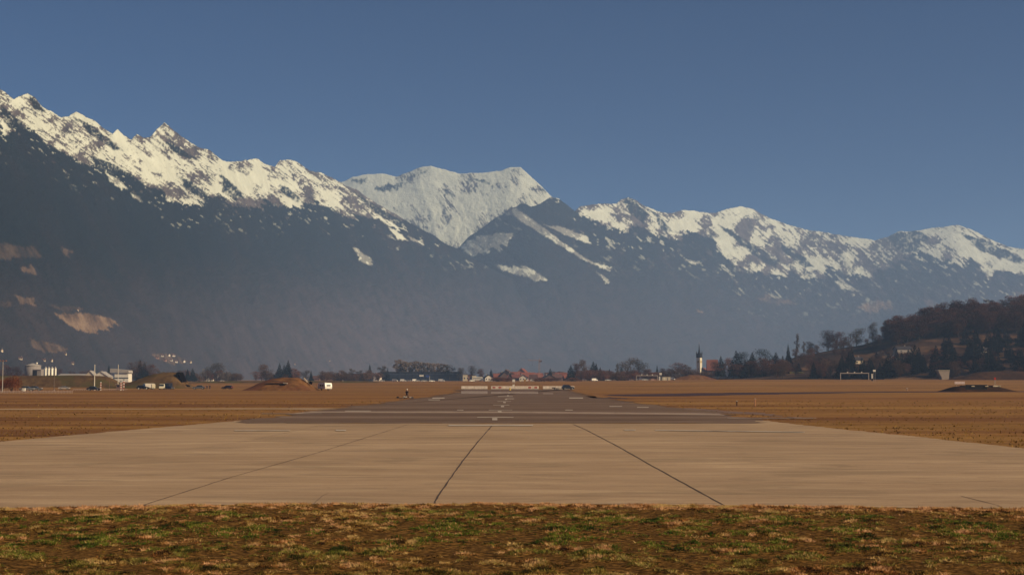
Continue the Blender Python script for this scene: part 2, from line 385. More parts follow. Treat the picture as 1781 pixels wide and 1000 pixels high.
mountain("mountain_massif_far", B_SKY, [(500, 5900), (1100, 5900)], [(500, 5440), (1100, 5440)], 560, 985, 1.1, 300, 2, 1.1, [(500, 620), (1200, 620)],
    dict(ang=radians(55), lu=16, lv=5, thr=0.80, band=1, edge=0, top=0.3, dust=0.9, fl=0.012, ln=0.50), 1.6, jag=0.9, amp=0.065,
    patches_off=[[(742, 297), (750, 295), (716, 312), (704, 320), (700, 318)], [(655, 325), (690, 318), (705, 322), (680, 332), (652, 334)], [(800, 306), (822, 309), (850, 315), (848, 319), (818, 313)], [(770, 330), (790, 338), (792, 342), (776, 338)], [(612, 318), (622, 312), (640, 310), (625, 322)], [(936, 325), (950, 335), (957, 343), (940, 332)]])
C_SKY = [(700, 500), (770, 450), (798, 431), (815, 412), (830, 402), (845, 392), (860, 380), (875, 372), (888, 361), (898, 360), (905, 354), (914, 354), (924, 360), (940, 354), (958, 342), (972, 346), (985, 355), (1000, 367), (1008, 359), (1040, 355),
         (1072, 354), (1080, 347), (1093, 343), (1106, 348), (1120, 358), (1135, 364), (1150, 369), (1168, 371), (1190, 365), (1215, 368), (1245, 371), (1270, 362), (1290, 359), (1310, 364), (1340, 380), (1370, 391),
         (1400, 399), (1440, 405), (1480, 412), (1522, 418), (1545, 412), (1560, 403), (1590, 402), (1620, 397), (1640, 395), (1665, 391), (1690, 400), (1720, 415), (1750, 428), (1781, 434), (1850, 450), (1950, 470)]
C_SNOW = [(700, 300), (990, 345), (1002, 368), (1047, 391), (1089, 407), (1110, 392), (1139, 408), (1165, 412), (1179, 426), (1187, 408), (1238, 411), (1254, 441), (1271, 457), (1313, 470), (1350, 481), (1374, 479), (1402, 481), (1427, 480),
          (1440, 464), (1478, 481), (1514, 476), (1545, 464), (1584, 448), (1604, 441), (1646, 452), (1674, 465), (1690, 448), (1725, 488), (1742, 475), (1781, 481), (1950, 500)]
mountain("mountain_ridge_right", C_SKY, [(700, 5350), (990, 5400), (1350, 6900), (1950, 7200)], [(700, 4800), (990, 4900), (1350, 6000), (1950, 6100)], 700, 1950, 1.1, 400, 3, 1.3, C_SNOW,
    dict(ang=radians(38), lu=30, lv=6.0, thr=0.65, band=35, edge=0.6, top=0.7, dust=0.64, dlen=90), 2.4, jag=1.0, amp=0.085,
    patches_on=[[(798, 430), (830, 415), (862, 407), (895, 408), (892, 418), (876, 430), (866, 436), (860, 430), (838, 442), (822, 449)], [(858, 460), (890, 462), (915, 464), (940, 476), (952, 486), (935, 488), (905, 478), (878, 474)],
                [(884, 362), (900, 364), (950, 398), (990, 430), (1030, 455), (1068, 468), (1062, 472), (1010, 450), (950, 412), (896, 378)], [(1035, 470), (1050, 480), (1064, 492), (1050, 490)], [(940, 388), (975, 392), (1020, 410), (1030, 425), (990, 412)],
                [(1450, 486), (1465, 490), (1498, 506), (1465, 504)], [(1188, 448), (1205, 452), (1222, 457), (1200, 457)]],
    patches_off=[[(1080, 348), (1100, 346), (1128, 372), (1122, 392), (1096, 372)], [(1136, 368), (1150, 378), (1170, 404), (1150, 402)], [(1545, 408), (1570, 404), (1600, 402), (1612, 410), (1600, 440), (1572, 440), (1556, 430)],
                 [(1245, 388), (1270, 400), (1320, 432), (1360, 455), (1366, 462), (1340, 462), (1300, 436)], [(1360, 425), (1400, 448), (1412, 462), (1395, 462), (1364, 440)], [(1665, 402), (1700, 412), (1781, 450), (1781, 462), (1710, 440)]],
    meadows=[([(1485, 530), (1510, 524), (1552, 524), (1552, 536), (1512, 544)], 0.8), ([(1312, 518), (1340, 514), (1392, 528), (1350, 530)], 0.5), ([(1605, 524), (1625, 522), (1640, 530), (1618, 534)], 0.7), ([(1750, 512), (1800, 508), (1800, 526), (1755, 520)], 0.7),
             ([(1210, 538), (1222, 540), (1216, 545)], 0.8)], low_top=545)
# ------------------------------------------------------------------ pavements and paint
rnd = random.Random(7); nr = np.random.RandomState(5)
def outline(pts, step=1.5, jit=0.12, seed=0):
    """pixel corners -> world outline with a slightly ragged edge"""
    w = [P(*p) for p in pts]; out = []; r = random.Random(seed)
    for i in range(len(w)):
        a, b = w[i], w[(i + 1) % len(w)]; n = max(1, int((b - a).length / step)); n = min(n, 120)
        for k in range(n):
            q = a.lerp(b, k / n); j = jit * (1 + q.y / 120) if k else 0
            out.append((q.x + r.uniform(-j, j), q.y + r.uniform(-j, j)))
    return out
def sheet(name, outl, z, mat, kind="structure", parent=None):
    mb = MB(); mb.quad(*[(x, y, z) for x, y in outl]); o = link_mesh(name, mb_tri(mb, name, mat), parent)
    if parent is None: tag(o, kind=kind)
    return o
def mb_tri(mb, name, mat):
    import bmesh
    me = bpy.data.meshes.new(name); me.from_pydata(mb.v, [], mb.f); me.materials.append(mat)
    b = bmesh.new(); b.from_mesh(me); bmesh.ops.triangulate(b, faces=b.faces)
    for f in b.faces:
        if f.normal.z < 0: f.normal_flip()
    b.to_mesh(me); b.free(); return me

def concrete_mat():
    n = NT("weathered_concrete", 0.95, 0.04)
    sx = n.coord((0.16, 1, 1), "World"); co = n.coord((1, 1, 1), "World")
    a = n.noise(0.55, sx, 6, 0.7); b = n.noise(0.05, n.coord((0.5, 1, 1), "World"), 4, 0.6); f = n.noise(9.0, co, 5, 0.7)
    st = n.noise(2.4, n.coord((0.13, 1, 1), "World"), 5, 0.7); mo = n.noise(0.28, n.coord((0.45, 1, 1), "World"), 6, 0.7, 0.6); sp = n.noise(1.7, n.coord((0.35, 1, 1), "World"), 3, 0.5)
    c = n.ramp(b, [(0.35, (0.360, 0.240, 0.143)), (0.65, (0.478, 0.327, 0.200))])
    c = n.mix(n.ramp(a, [(0.42, 0.5), (0.58, 0.0)]), c, (0.279, 0.182, 0.114))
    c = n.mix(n.ramp(a, [(0.55, 0.0), (0.72, 0.55)]), c, (0.559, 0.408, 0.257))
    c = n.mix(n.ramp(st, [(0.34, 0.6), (0.46, 0.0)]), c, (0.220, 0.138, 0.088))
    c = n.mix(n.ramp(st, [(0.6, 0.0), (0.72, 0.4)]), c, (0.617, 0.452, 0.286))
    c = n.mix(n.ramp(mo, [(0.38, 0.45), (0.5, 0.0)]), c, (0.214, 0.150, 0.095))
    c = n.mix(n.ramp(sp, [(0.24, 0.6), (0.31, 0.0)]), c, (0.153, 0.096, 0.063))
    c = n.mix(n.ramp(f, [(0.3, 0.35), (0.5, 0.0)]), c, (0.206, 0.131, 0.086))
    n.color(c); n.bump(f, 0.25, 0.01); return n.m
def asphalt_mat():
    n = NT("old_asphalt", 0.95, 0.04)
    sx = n.coord((0.12, 1, 1), "World"); a = n.noise(0.12, sx, 5, 0.65); b = n.noise(1.2, n.coord((0.2, 1, 1), "World"), 5, 0.7)
    c = n.ramp(a, [(0.36, (0.116, 0.071, 0.050)), (0.52, (0.170, 0.111, 0.080)), (0.66, (0.231, 0.156, 0.113))])
    c = n.mix(n.ramp(b, [(0.36, 0.55), (0.5, 0.0)]), c, (0.082, 0.050, 0.037))
    n.color(c); n.bump(b, 0.2, 0.02); return n.m
def paint_mat(name, c, base, cut):
    n = NT(name, 0.7, 0.3); a = n.noise(1.1, n.coord((0.35, 1, 1), "World"), 6, 0.75)
    n.color(n.mix(n.ramp(a, [(cut - 0.07, 0.0), (cut + 0.07, 1.0)]), base, c)); return n.m
CONC = concrete_mat(); ASPH = asphalt_mat()
PAINT = paint_mat("worn_white_paint", (0.52, 0.42, 0.32), (0.22, 0.15, 0.11), 0.44)
MIRAGE_FADED = paint_mat("faded_white_paint", (0.42, 0.31, 0.23), (0.17, 0.11, 0.08), 0.50)
apron = sheet("concrete_apron", outline([(-260, 895), (0, 884), (200, 880), (500, 877), (900, 876), (1250, 879), (1500, 882), (1781, 885), (2060, 890), (2060, 812), (1781, 780), (1600, 760), (1450, 745), (1300, 728), (1240, 736.2),
    (500, 736.2), (420, 731), (330, 739), (200, 750), (0, 768), (-260, 800)], 0.8, 0.10, 1), 0.012, CONC)
runway = sheet("asphalt_runway", outline([(425, 736), (1318, 736), (1318, 730), (1240, 716), (1150, 706), (1080, 697), (1030, 690), (1000, 683), (985, 677.5), (795, 677.5), (800, 682), (760, 689), (700, 696), (640, 704), (560, 713), (500, 722), (424, 731)], 1.2, 0.5, 2), 0.024, ASPH)
sheet("concrete_strip", outline([(500, 720.5), (540, 717.8), (900, 718.2), (1262, 722.6), (1250, 719.4), (1200, 718.4), (900, 715.9), (540, 715.6)], 3, 0.1, 3), 0.034,
      paint_mat("pale_concrete_strip", (0.36, 0.25, 0.17), (0.19, 0.125, 0.085), 0.46))
sheet("crossing_path", outline([(-300, 712.6), (250, 711.9), (480, 711.6), (560, 713.2), (600, 709.9), (540, 709.4), (250, 710.5), (-300, 711)], 4, 0.2, 4), 0.012, CONC)
sheet("gravel_shoulder", outline([(1130, 713.0), (1330, 722), (1400, 728), (1330, 718.5), (1200, 709.5), (1130, 709.6)], 2, 0.35, 5), 0.015, paint_mat("pale_gravel", (0.21, 0.135, 0.085), (0.14, 0.06, 0.03), 0.5))
dark_brown = paint_mat("bare_dark_soil", (0.048, 0.016, 0.010), (0.10, 0.045, 0.02), 0.38)  # dark red-brown ground strips along the right field
sheet("bare_soil", outline([(1046, 687.6), (1100, 689.2), (1200, 688.8), (1320, 686.0), (1500, 683.0), (1700, 681.6), (2100, 680.8), (2100, 679.8), (1700, 680.3), (1500, 681.2), (1310, 682.4), (1200, 684.0), (1100, 685.4), (1060, 686.2)], 6, 0.5, 6), 0.012, dark_brown)
sheet("bare_soil", outline([(1040, 692), (1090, 694), (1108, 693), (1060, 690.4)], 3, 0.4, 8), 0.014, dark_brown)
mk = MB()
def mark(x0, x1, y0, y1, z=0.045, sk=0.0):
    mk.quad(P(x0, y1, z), P(x1, y1 + sk, z), P(x1, y0 + sk, z), P(x0, y0, z))
for a in [(780, 927, 738.2, 740.2), (584, 602, 747.2, 748.8), (1086, 1106, 746.8, 748.2), (408, 505, 747.9, 748.9), (752, 773, 691.2, 692.8), (990, 1014, 691.2, 692.8), (745, 765, 694.6, 695.6),
          (795, 806, 712.4, 713.4), (1060, 1082, 706, 707), (1108, 1128, 707.6, 708.6), (983, 996, 712.2, 713.2), (600, 645, 714.0, 714.9), (866, 892, 688.9, 689.6), (880, 894, 692.8, 693.6),
          (865, 889, 697.6, 698.1), (858, 886, 703.8, 704.4), (850, 891, 712.4, 713.0), (830, 893, 724.9, 725.8)]: mark(*a)
mark(1140, 1400, 747.2, 748.3, sk=3.2)
for x, y, w in ((860.5, 728.6, 4.5), (869, 715.6, 3.2), (874, 706.6, 2.8), (877.5, 699.6, 2.2), (880, 694.2, 1.9), (883.4, 687.8, 1.6), (885.3, 683.5, 1.2)):
    mark(x - w, x + w, y - w * 0.45, y + w * 0.4)
mo = link_mesh("runway_markings", mk.mesh("runway_markings", PAINT)); tag(mo, kind="structure")
mk = MB()
for a in [(802, 848, 680.0, 684.6), (854, 936, 681.2, 684.2), (944, 962, 683.4, 685.0), (455, 560, 718.6, 719.4), (1265, 1420, 726.2, 727.2)]: mark(*a, z=0.04)  # patches before the barrier paint its mirage reflection; the others are faded lines
mo = link_mesh("faded_markings", mk.mesh("faded_markings", MIRAGE_FADED)); tag(mo, kind="structure")
# the joints between the slabs
JM = M("joint_filler", (0.075, 0.045, 0.032), 0.9)
def joint(pts, w=0.055, seed=1):
    r = random.Random(seed); pw = [P(*p, 0.02) for p in pts]; L = []
    for a, b in zip(pw[:-1], pw[1:]):
        n = max(2, int((b - a).length / 0.9))
        for k in range(n): L.append(a.lerp(b, k / n))
    L.append(pw[-1]); mb = MB(); prev = None
    for q in L:
        ww = w * 0.34 * r.uniform(0.6, 1.3) * (0.8 + q.y / 90); x = q.x + r.uniform(-0.012, 0.012)
        cur = ((x - ww, q.y, 0.02), (x + ww, q.y, 0.02))
        if prev: mb.quad(prev[0], prev[1], cur[1], cur[0])
        prev = cur
    mb.build("slab_joint", JM, apron)
joint([(247, 878.5), (400, 830), (552, 787), (711, 737.5)], 0.05, 1)
joint([(755, 876), (762, 862), (804, 802), (832, 767), (858, 737.5)], 0.06, 2)
joint([(1260, 878.5), (1208, 850), (1133, 809), (1075, 776), (1019, 747), (997, 737.5)], 0.065, 3)
joint([(1745, 883), (1735, 878), (1672, 862)], 0.035, 4)
joint([(545, 876), (560, 862), (572, 856)], 0.02, 6)
joint([(170, 806), (440, 765), (564, 738)], 0.016, 5)

# ------------------------------------------------------------------ grass
def grass_blade_mat():
    n = NT("grass_blades", 0.9, 0.1)
    g = n.attr("green"); t = n.attr("tone")
    straw = n.ramp(t, [(0.0, (0.04, 0.020, 0.006)), (0.35, (0.16, 0.085, 0.018)), (0.7, (0.36, 0.21, 0.05)), (1.0, (0.52, 0.33, 0.12))])
    green = n.ramp(t, [(0.0, (0.008, 0.020, 0.004)), (0.4, (0.04, 0.075, 0.008)), (1.0, (0.14, 0.155, 0.018))])
    red = n.ramp(t, [(0.0, (0.022, 0.008, 0.004)), (0.35, (0.17, 0.060, 0.016)), (0.7, (0.40, 0.165, 0.05)), (1.0, (0.62, 0.32, 0.15))])
    n.color(n.mix(g, n.mix(n.attr('rust'), straw, red), green)); return n.m
GB = grass_blade_mat()
def blades(name, X, Y, Z, H, Wd, green, tone, seed=3, rust=None, lx=1.0):
    r = np.random.RandomState(seed); n = len(X); a = r.rand(n) * pi * 2; lean = H * r.uniform(0.1, 0.9, n); la = r.rand(n) * pi * 2
    dx = np.cos(a) * Wd; dy = np.sin(a) * Wd * 0.4
    b0 = np.stack([X - dx, Y - dy, Z], -1); b1 = np.stack([X + dx, Y + dy, Z], -1)
    rust = np.zeros(n) if rust is None else rust
    tp = np.stack([X + np.cos(la) * lean * lx, Y + np.sin(la) * lean, Z + H], -1)
    V = np.stack([b0, b1, tp], 1).reshape(-1, 3); Fq = np.arange(3 * n).reshape(-1, 3)
    o = link_mesh(name, np_mesh(name, V, Fq, GB, dict(rust=np.repeat(rust, 3), green=np.repeat(green, 3), tone=np.repeat(tone, 3)), smoothed=False))
    return o
def tus(x, y):      # tussocks of the verge
    return 0.6 * fbm(x * 2.0, y * 1.9, 33, 4) + 0.4 * fbm(x * 5.5, y * 4.2, 35, 3)
def vz(x, y):
    return (fbm(x * 0.9, y * 0.9, 3) - 0.5) * 0.10 + np.clip(tus(x, y) - 0.40, 0, 1) * 0.20 + 0.02
vx = np.linspace(-17.5, 17.5, 460); vy = np.linspace(22.5, 41.0, 260); VX, VY = np.meshgrid(vx, vy)
def edge_y(x, y):
    e = np.interp(890.5 + x / y * F, [-300, 0, 200, 500, 900, 1250, 1500, 1781, 2060], [895, 884, 880, 877, 876, 879, 882, 885, 890]); return F * HC / (e - 659.0) + (fbm(x * 1.6, x * 0 + 2, 9, 4) - 0.5) * 0.5
ved = smooth(0.0, 0.8, edge_y(VX, VY) - VY)
vn = NT("verge_soil", 0.95, 0.02); vf = vn.noise(13.0, vn.coord((0.5, 1, 1), "World"), 6, 0.75)
vn.color(vn.ramp(vf, [(0.38, (0.015, 0.009, 0.003)), (0.5, (0.09, 0.044, 0.012)), (0.62, (0.26, 0.13, 0.035))])); vn.bump(vf, 0.9, 0.04)
tag(link_mesh("verge_soil", np_mesh("verge_soil", np.stack([VX, VY, vz(VX, VY) * ved + 0.03 * ved - 0.035 * (1 - ved) * (VY > 30)], -1).reshape(-1, 3), grid_faces(len(vy), len(vx)), vn.m)), kind="structure")
N = 800000
Yb = 23.5 + (40.4 - 23.5) * nr.rand(N); Xb = (nr.rand(N) * 2 - 1) * (Yb * 0.385 + 0.6)
yedge = edge_y(Xb, Yb); cl2 = tus(Xb, Yb); cl = fbm(Xb * 1.3, Yb * 1.1, 31, 5)
keep = (Yb < yedge) & (nr.rand(N) < 0.6 + 0.9 * smooth(0.40, 0.56, cl2))
Xb, Yb, cl, cl2, yedge = Xb[keep], Yb[keep], cl[keep], cl2[keep], yedge[keep]; n = len(Xb)
dist = yedge - Yb
gp = fbm(Xb * 0.55 + 4, Yb * 0.75, 41, 4); gq = fbm(Xb * 3.1, Yb * 2.6, 47, 3)
green = np.clip((gp * 0.42 + cl * 0.22 + gq * 0.36 - 0.442) / 0.05, 0, 1) * smooth(1.4, 3.0, dist) * (1 - 0.5 * smooth(9, 15, dist)) * (nr.rand(n) < 0.85)
hue = fbm(Xb * 2.6 + 9, Yb * 2.3, 71, 3); patch = fbm(Xb * 3.7, Yb * 3.0 + 8, 77, 3)
tone = np.clip(0.48 + (cl2 - 0.5) * 1.2 + (patch - 0.5) * 3.0 + (nr.rand(n) - 0.5) * 0.35 + 0.55 * np.exp(-dist / 1.7), 0, 1)
rust = np.clip((hue - 0.46) / 0.10 + 1.2 * np.exp(-dist / 1.5), 0, 1) * 0.9
Zb = vz(Xb, Yb) * smooth(0.0, 0.8, dist)
H = (0.022 + 0.05 * smooth(0.44, 0.62, cl2)) * nr.uniform(0.5, 1.3, n) + 0.06 * np.exp(-dist / 0.5) * nr.rand(n)
tag(blades("verge_grass", Xb, Yb, Zb - 0.005, H, nr.uniform(0.012, 0.030, n), green, tone, rust=rust, lx=1.6), kind="stuff")
# tufts on the field either side of the apron
N = 45000
Yb = 42 + (230 - 42) * nr.rand(N) ** 1.8; Xb = (nr.rand(N) * 2 - 1) * (Yb * 0.39)
qx = 890.5 + F * Xb / Yb; qy = 659 + F * HC / Yb
lb = np.interp(qx, [-300, 0, 200, 330, 420, 500, 560, 640, 700, 760, 800], [803, 768, 750, 739, 731, 722, 713, 704, 696, 689, 682])
rb = np.interp(qx, [985, 1000, 1030, 1080, 1150, 1240, 1300, 1450, 1600, 1781, 2060], [677, 683, 690, 697, 706, 716, 728, 745, 760, 780, 812])
ok = ((qx < 790) & (qy < lb - 0.4) & ~((qy > 709.6) & (qy < 712.8))) | ((qx > 990) & (qy < rb - 0.4) & ~((qx > 1046) & (qy > 680) & (qy < 690)))
c2 = fbm(Xb * 0.35, Yb * 0.9, 51, 4); ok &= c2 + nr.rand(N) * 0.25 > 0.57 + 0.2 * smooth(60, 120, Yb)
Xb, Yb, c2 = Xb[ok], Yb[ok], c2[ok]; n = len(Xb)
tag(blades("field_grass", Xb, Yb, np.zeros(n), 0.04 + 0.10 * nr.rand(n), nr.uniform(0.015, 0.035, n) * (1 + Yb / 60), np.zeros(n), np.clip(0.36 + (nr.rand(n) - 0.5) * 0.4, 0, 1), 4), kind="stuff")
# ------------------------------------------------------------------ trees
BARK = M("bark", (0.06, 0.04, 0.03), 0.9)
def leafmat(name, d, l):
    n = NT(name, 0.95, 0.05); g = n.t.nodes.new("ShaderNodeObjectInfo"); co = n.coord((1, 1, 1)); f = n.noise(0.9, co, 3, 0.6)
    c = n.ramp(f, [(0.35, d), (0.65, l)])
    hs = n.t.nodes.new("ShaderNodeHueSaturation"); n.t.links.new(c, hs.inputs["Color"])
    m_ = n.math('MULTIPLY_ADD', g.outputs["Random"], 0.7); hs.inputs["Value"].default_value = 1
    n.t.nodes[-2 if False else -1].inputs[2].default_value = 0.65
    n.t.links.new(m_, hs.inputs["Value"]); n.color(hs.outputs[0]); return n.m
TW = {"purple": leafmat("bare_twigs_purple", (0.055, 0.022, 0.015), (0.18, 0.075, 0.045)), "grey": leafmat("bare_twigs_grey", (0.055, 0.042, 0.034), (0.14, 0.105, 0.078)),
      "brown": leafmat("bare_twigs_brown", (0.05, 0.026, 0.016), (0.14, 0.072, 0.038)), "orange": leafmat("willow_twigs_orange", (0.07, 0.016, 0.006), (0.26, 0.07, 0.014)),
      "dark": leafmat("bare_twigs_dark", (0.034, 0.013, 0.010), (0.115, 0.048, 0.032))}
NEEDLE = leafmat("needles", (0.0045, 0.008, 0.009), (0.016, 0.024, 0.019))
NEEDLE2 = leafmat("needles_deep", (0.002, 0.0035, 0.006), (0.008, 0.012, 0.013))
def tri_cloud(name, C, S, mat, seed, flat=0.28, up=0.0):
    r = np.random.RandomState(seed); n = len(C)
    d = r.normal(size=(n, 3)); d[:, 2] += up; d /= np.linalg.norm(d, axis=1)[:, None]
    e = r.normal(size=(n, 3)); e -= (e * d).sum(1)[:, None] * d; e /= np.linalg.norm(e, axis=1)[:, None]
    S = S[:, None]; V = np.stack([C - d * S * 0.5, C + d * S * 0.5 + e * S * 0.1, C + e * S * flat], 1).reshape(-1, 3)
    return np_mesh(name, V, np.arange(3 * n).reshape(-1, 3), mat, smoothed=False)
def bare_tree(seed, wid, mat, low=0.22, n=2300, lobes=12, ncl=0.030):
    """height 1: trunk with limbs and a crown of fine twigs"""
    r = np.random.RandomState(seed); mb = MB()
    mb.tube((0, 0, -0.03), (0.01, 0, 0.35), 0.022, 0.014, 7); mb.tube((0.01, 0, 0.35), (0, 0.01, 0.8), 0.014, 0.004, 6)
    cs = []
    for i in range(lobes):
        z = low + (0.93 - low) * (i + 0.5) / lobes; a = r.rand() * 2 * pi
        rr = wid * sin(pi * min(1, max(0.08, (z - low * 0.7) / (1.08 - low * 0.7)))) ** 0.7 * r.uniform(0.25, 0.8)
        c = np.array([rr * cos(a), rr * sin(a), z]); cs.append((c, r.uniform(0.42, 0.75) * wid))
        mb.tube((0, 0, max(0.12, z * 0.55)), tuple(c), 0.009, 0.003, 5)
    C = []
    for c, s_ in cs:
        p = r.normal(size=(n // lobes, 3)); p /= np.linalg.norm(p, axis=1)[:, None]; p *= (r.rand(len(p)) ** 0.45)[:, None] * s_
        p[:, 2] *= 0.75; C.append(c + p)
    C = np.concatenate(C); C[:, 2] = np.clip(C[:, 2], 0.05, 1.0 - 0.03 * r.rand(len(C)))
    S = r.uniform(0.5, 1.3, len(C)) * ncl * 2
    return mb.mesh("trunk", BARK), tri_cloud("crown", C, S, mat, seed + 1, 0.26, 0.5)
def conifer(seed, wid, mat, n=2000):
    r = np.random.RandomState(seed); mb = MB(); mb.tube((0, 0, -0.03), (0, 0, 0.97), 0.018, 0.003, 7)
    z = 1 - r.rand(n) ** 0.6 * 0.93; tiers = 1 + 0.16 * np.sin(z * 60) + 0.10 * np.sin(z * 23 + seed)
    a = r.rand(n) * 2 * pi; asym = 1 + 0.22 * np.sin(a * 2 + seed + z * 9) + 0.12 * np.sin(a * 5 + z * 31)
    R = wid * (1 - z) ** 0.85 * tiers * asym * (1 - 0.6 * r.rand(n) ** 2); R *= np.where(z < 0.12, 0.8, 1)
    C = np.stack([R * np.cos(a), R * np.sin(a), z - R * 0.15], -1); S = (0.022 + 0.05 * (1 - z)) * r.uniform(0.7, 1.4, n)
    return mb.mesh("trunk", BARK), tri_cloud("crown", C, S, mat, seed + 1, 0.5, -0.1)
def bush(seed, mat, n=3600):
    r = np.random.RandomState(seed); mb = MB()
    for i in range(7):
        a = r.rand() * 6.28; mb.tube((0, 0, -0.02), (0.45 * cos(a), 0.45 * sin(a), 0.6), 0.02, 0.004, 5)
    C = []
    for i in range(9):
        a = r.rand() * 2 * pi; q = r.rand() ** 0.6 * 0.5; c = np.array([q * cos(a), q * sin(a), r.uniform(0.25, 0.68)])
        p = r.normal(size=(n // 9, 3)); p /= np.linalg.norm(p, axis=1)[:, None]; C.append(c + p * (r.rand(len(p)) ** 0.5)[:, None] * 0.33)
    C = np.concatenate(C); C[:, 2] = np.clip(C[:, 2], 0.02, 1)
    return mb.mesh("stems", BARK), tri_cloud("crown", C, r.uniform(0.04, 0.1, len(C)), mat, seed + 1, 0.3, 0.6)
KINDS = {}
for k in TW:
    KINDS["bare_" + k] = [bare_tree(10 + i * 7 + len(k), (0.30, 0.36, 0.26)[i], TW[k]) for i in range(3)]
    KINDS["bush_" + k] = [bush(60 + i * 3 + len(k), TW[k]) for i in range(2)]
KINDS["poplar"] = [bare_tree(200 + i * 5, (0.13, 0.16)[i], leafmat("poplar_twigs_%s" % "ab"[i], (0.12, 0.085, 0.065), (0.30, 0.22, 0.17)), 0.12) for i in range(2)]
KINDS["slim"] = [bare_tree(220, 0.15, TW["grey"], 0.35, 700)]
KINDS["conifer"] = [conifer(90 + i * 4, (0.20, 0.25, 0.17)[i], NEEDLE) for i in range(3)]
KINDS["deep_conifer"] = [conifer(120 + i * 4, (0.22, 0.27)[i], NEEDLE2) for i in range(2)]
KINDS["pine"] = [bare_tree(140, 0.34, NEEDLE, 0.3, 1800)]
trnd = random.Random(21)
def plant(kind, base, h, label, cat="tree", group=None, w=1.0):
    v = trnd.choice(KINDS[kind]); nm = "conifer_tree" if "conifer" in kind or kind == "pine" else ("bare_shrub" if "bush" in kind else "bare_tree")
    if "bush" in kind: cat = "shrub"
    t = thing(nm, base, label, cat, group, trnd.uniform(0, 6.28)); ww = w * trnd.uniform(0.9, 1.1) * h; t.scale = (ww, ww, h)
    link_mesh("stems" if "bush" in kind else "trunk", v[0], t); link_mesh("crown", v[1], t); return t
def tree(px, top, Y, kind, label, group=None, w=1.0):
    Y = far(Y); b = at(px, Y); h = W(px, top, Y).z - b.z; return plant(kind, b, max(h, 1.0), label, "tree", group, w)

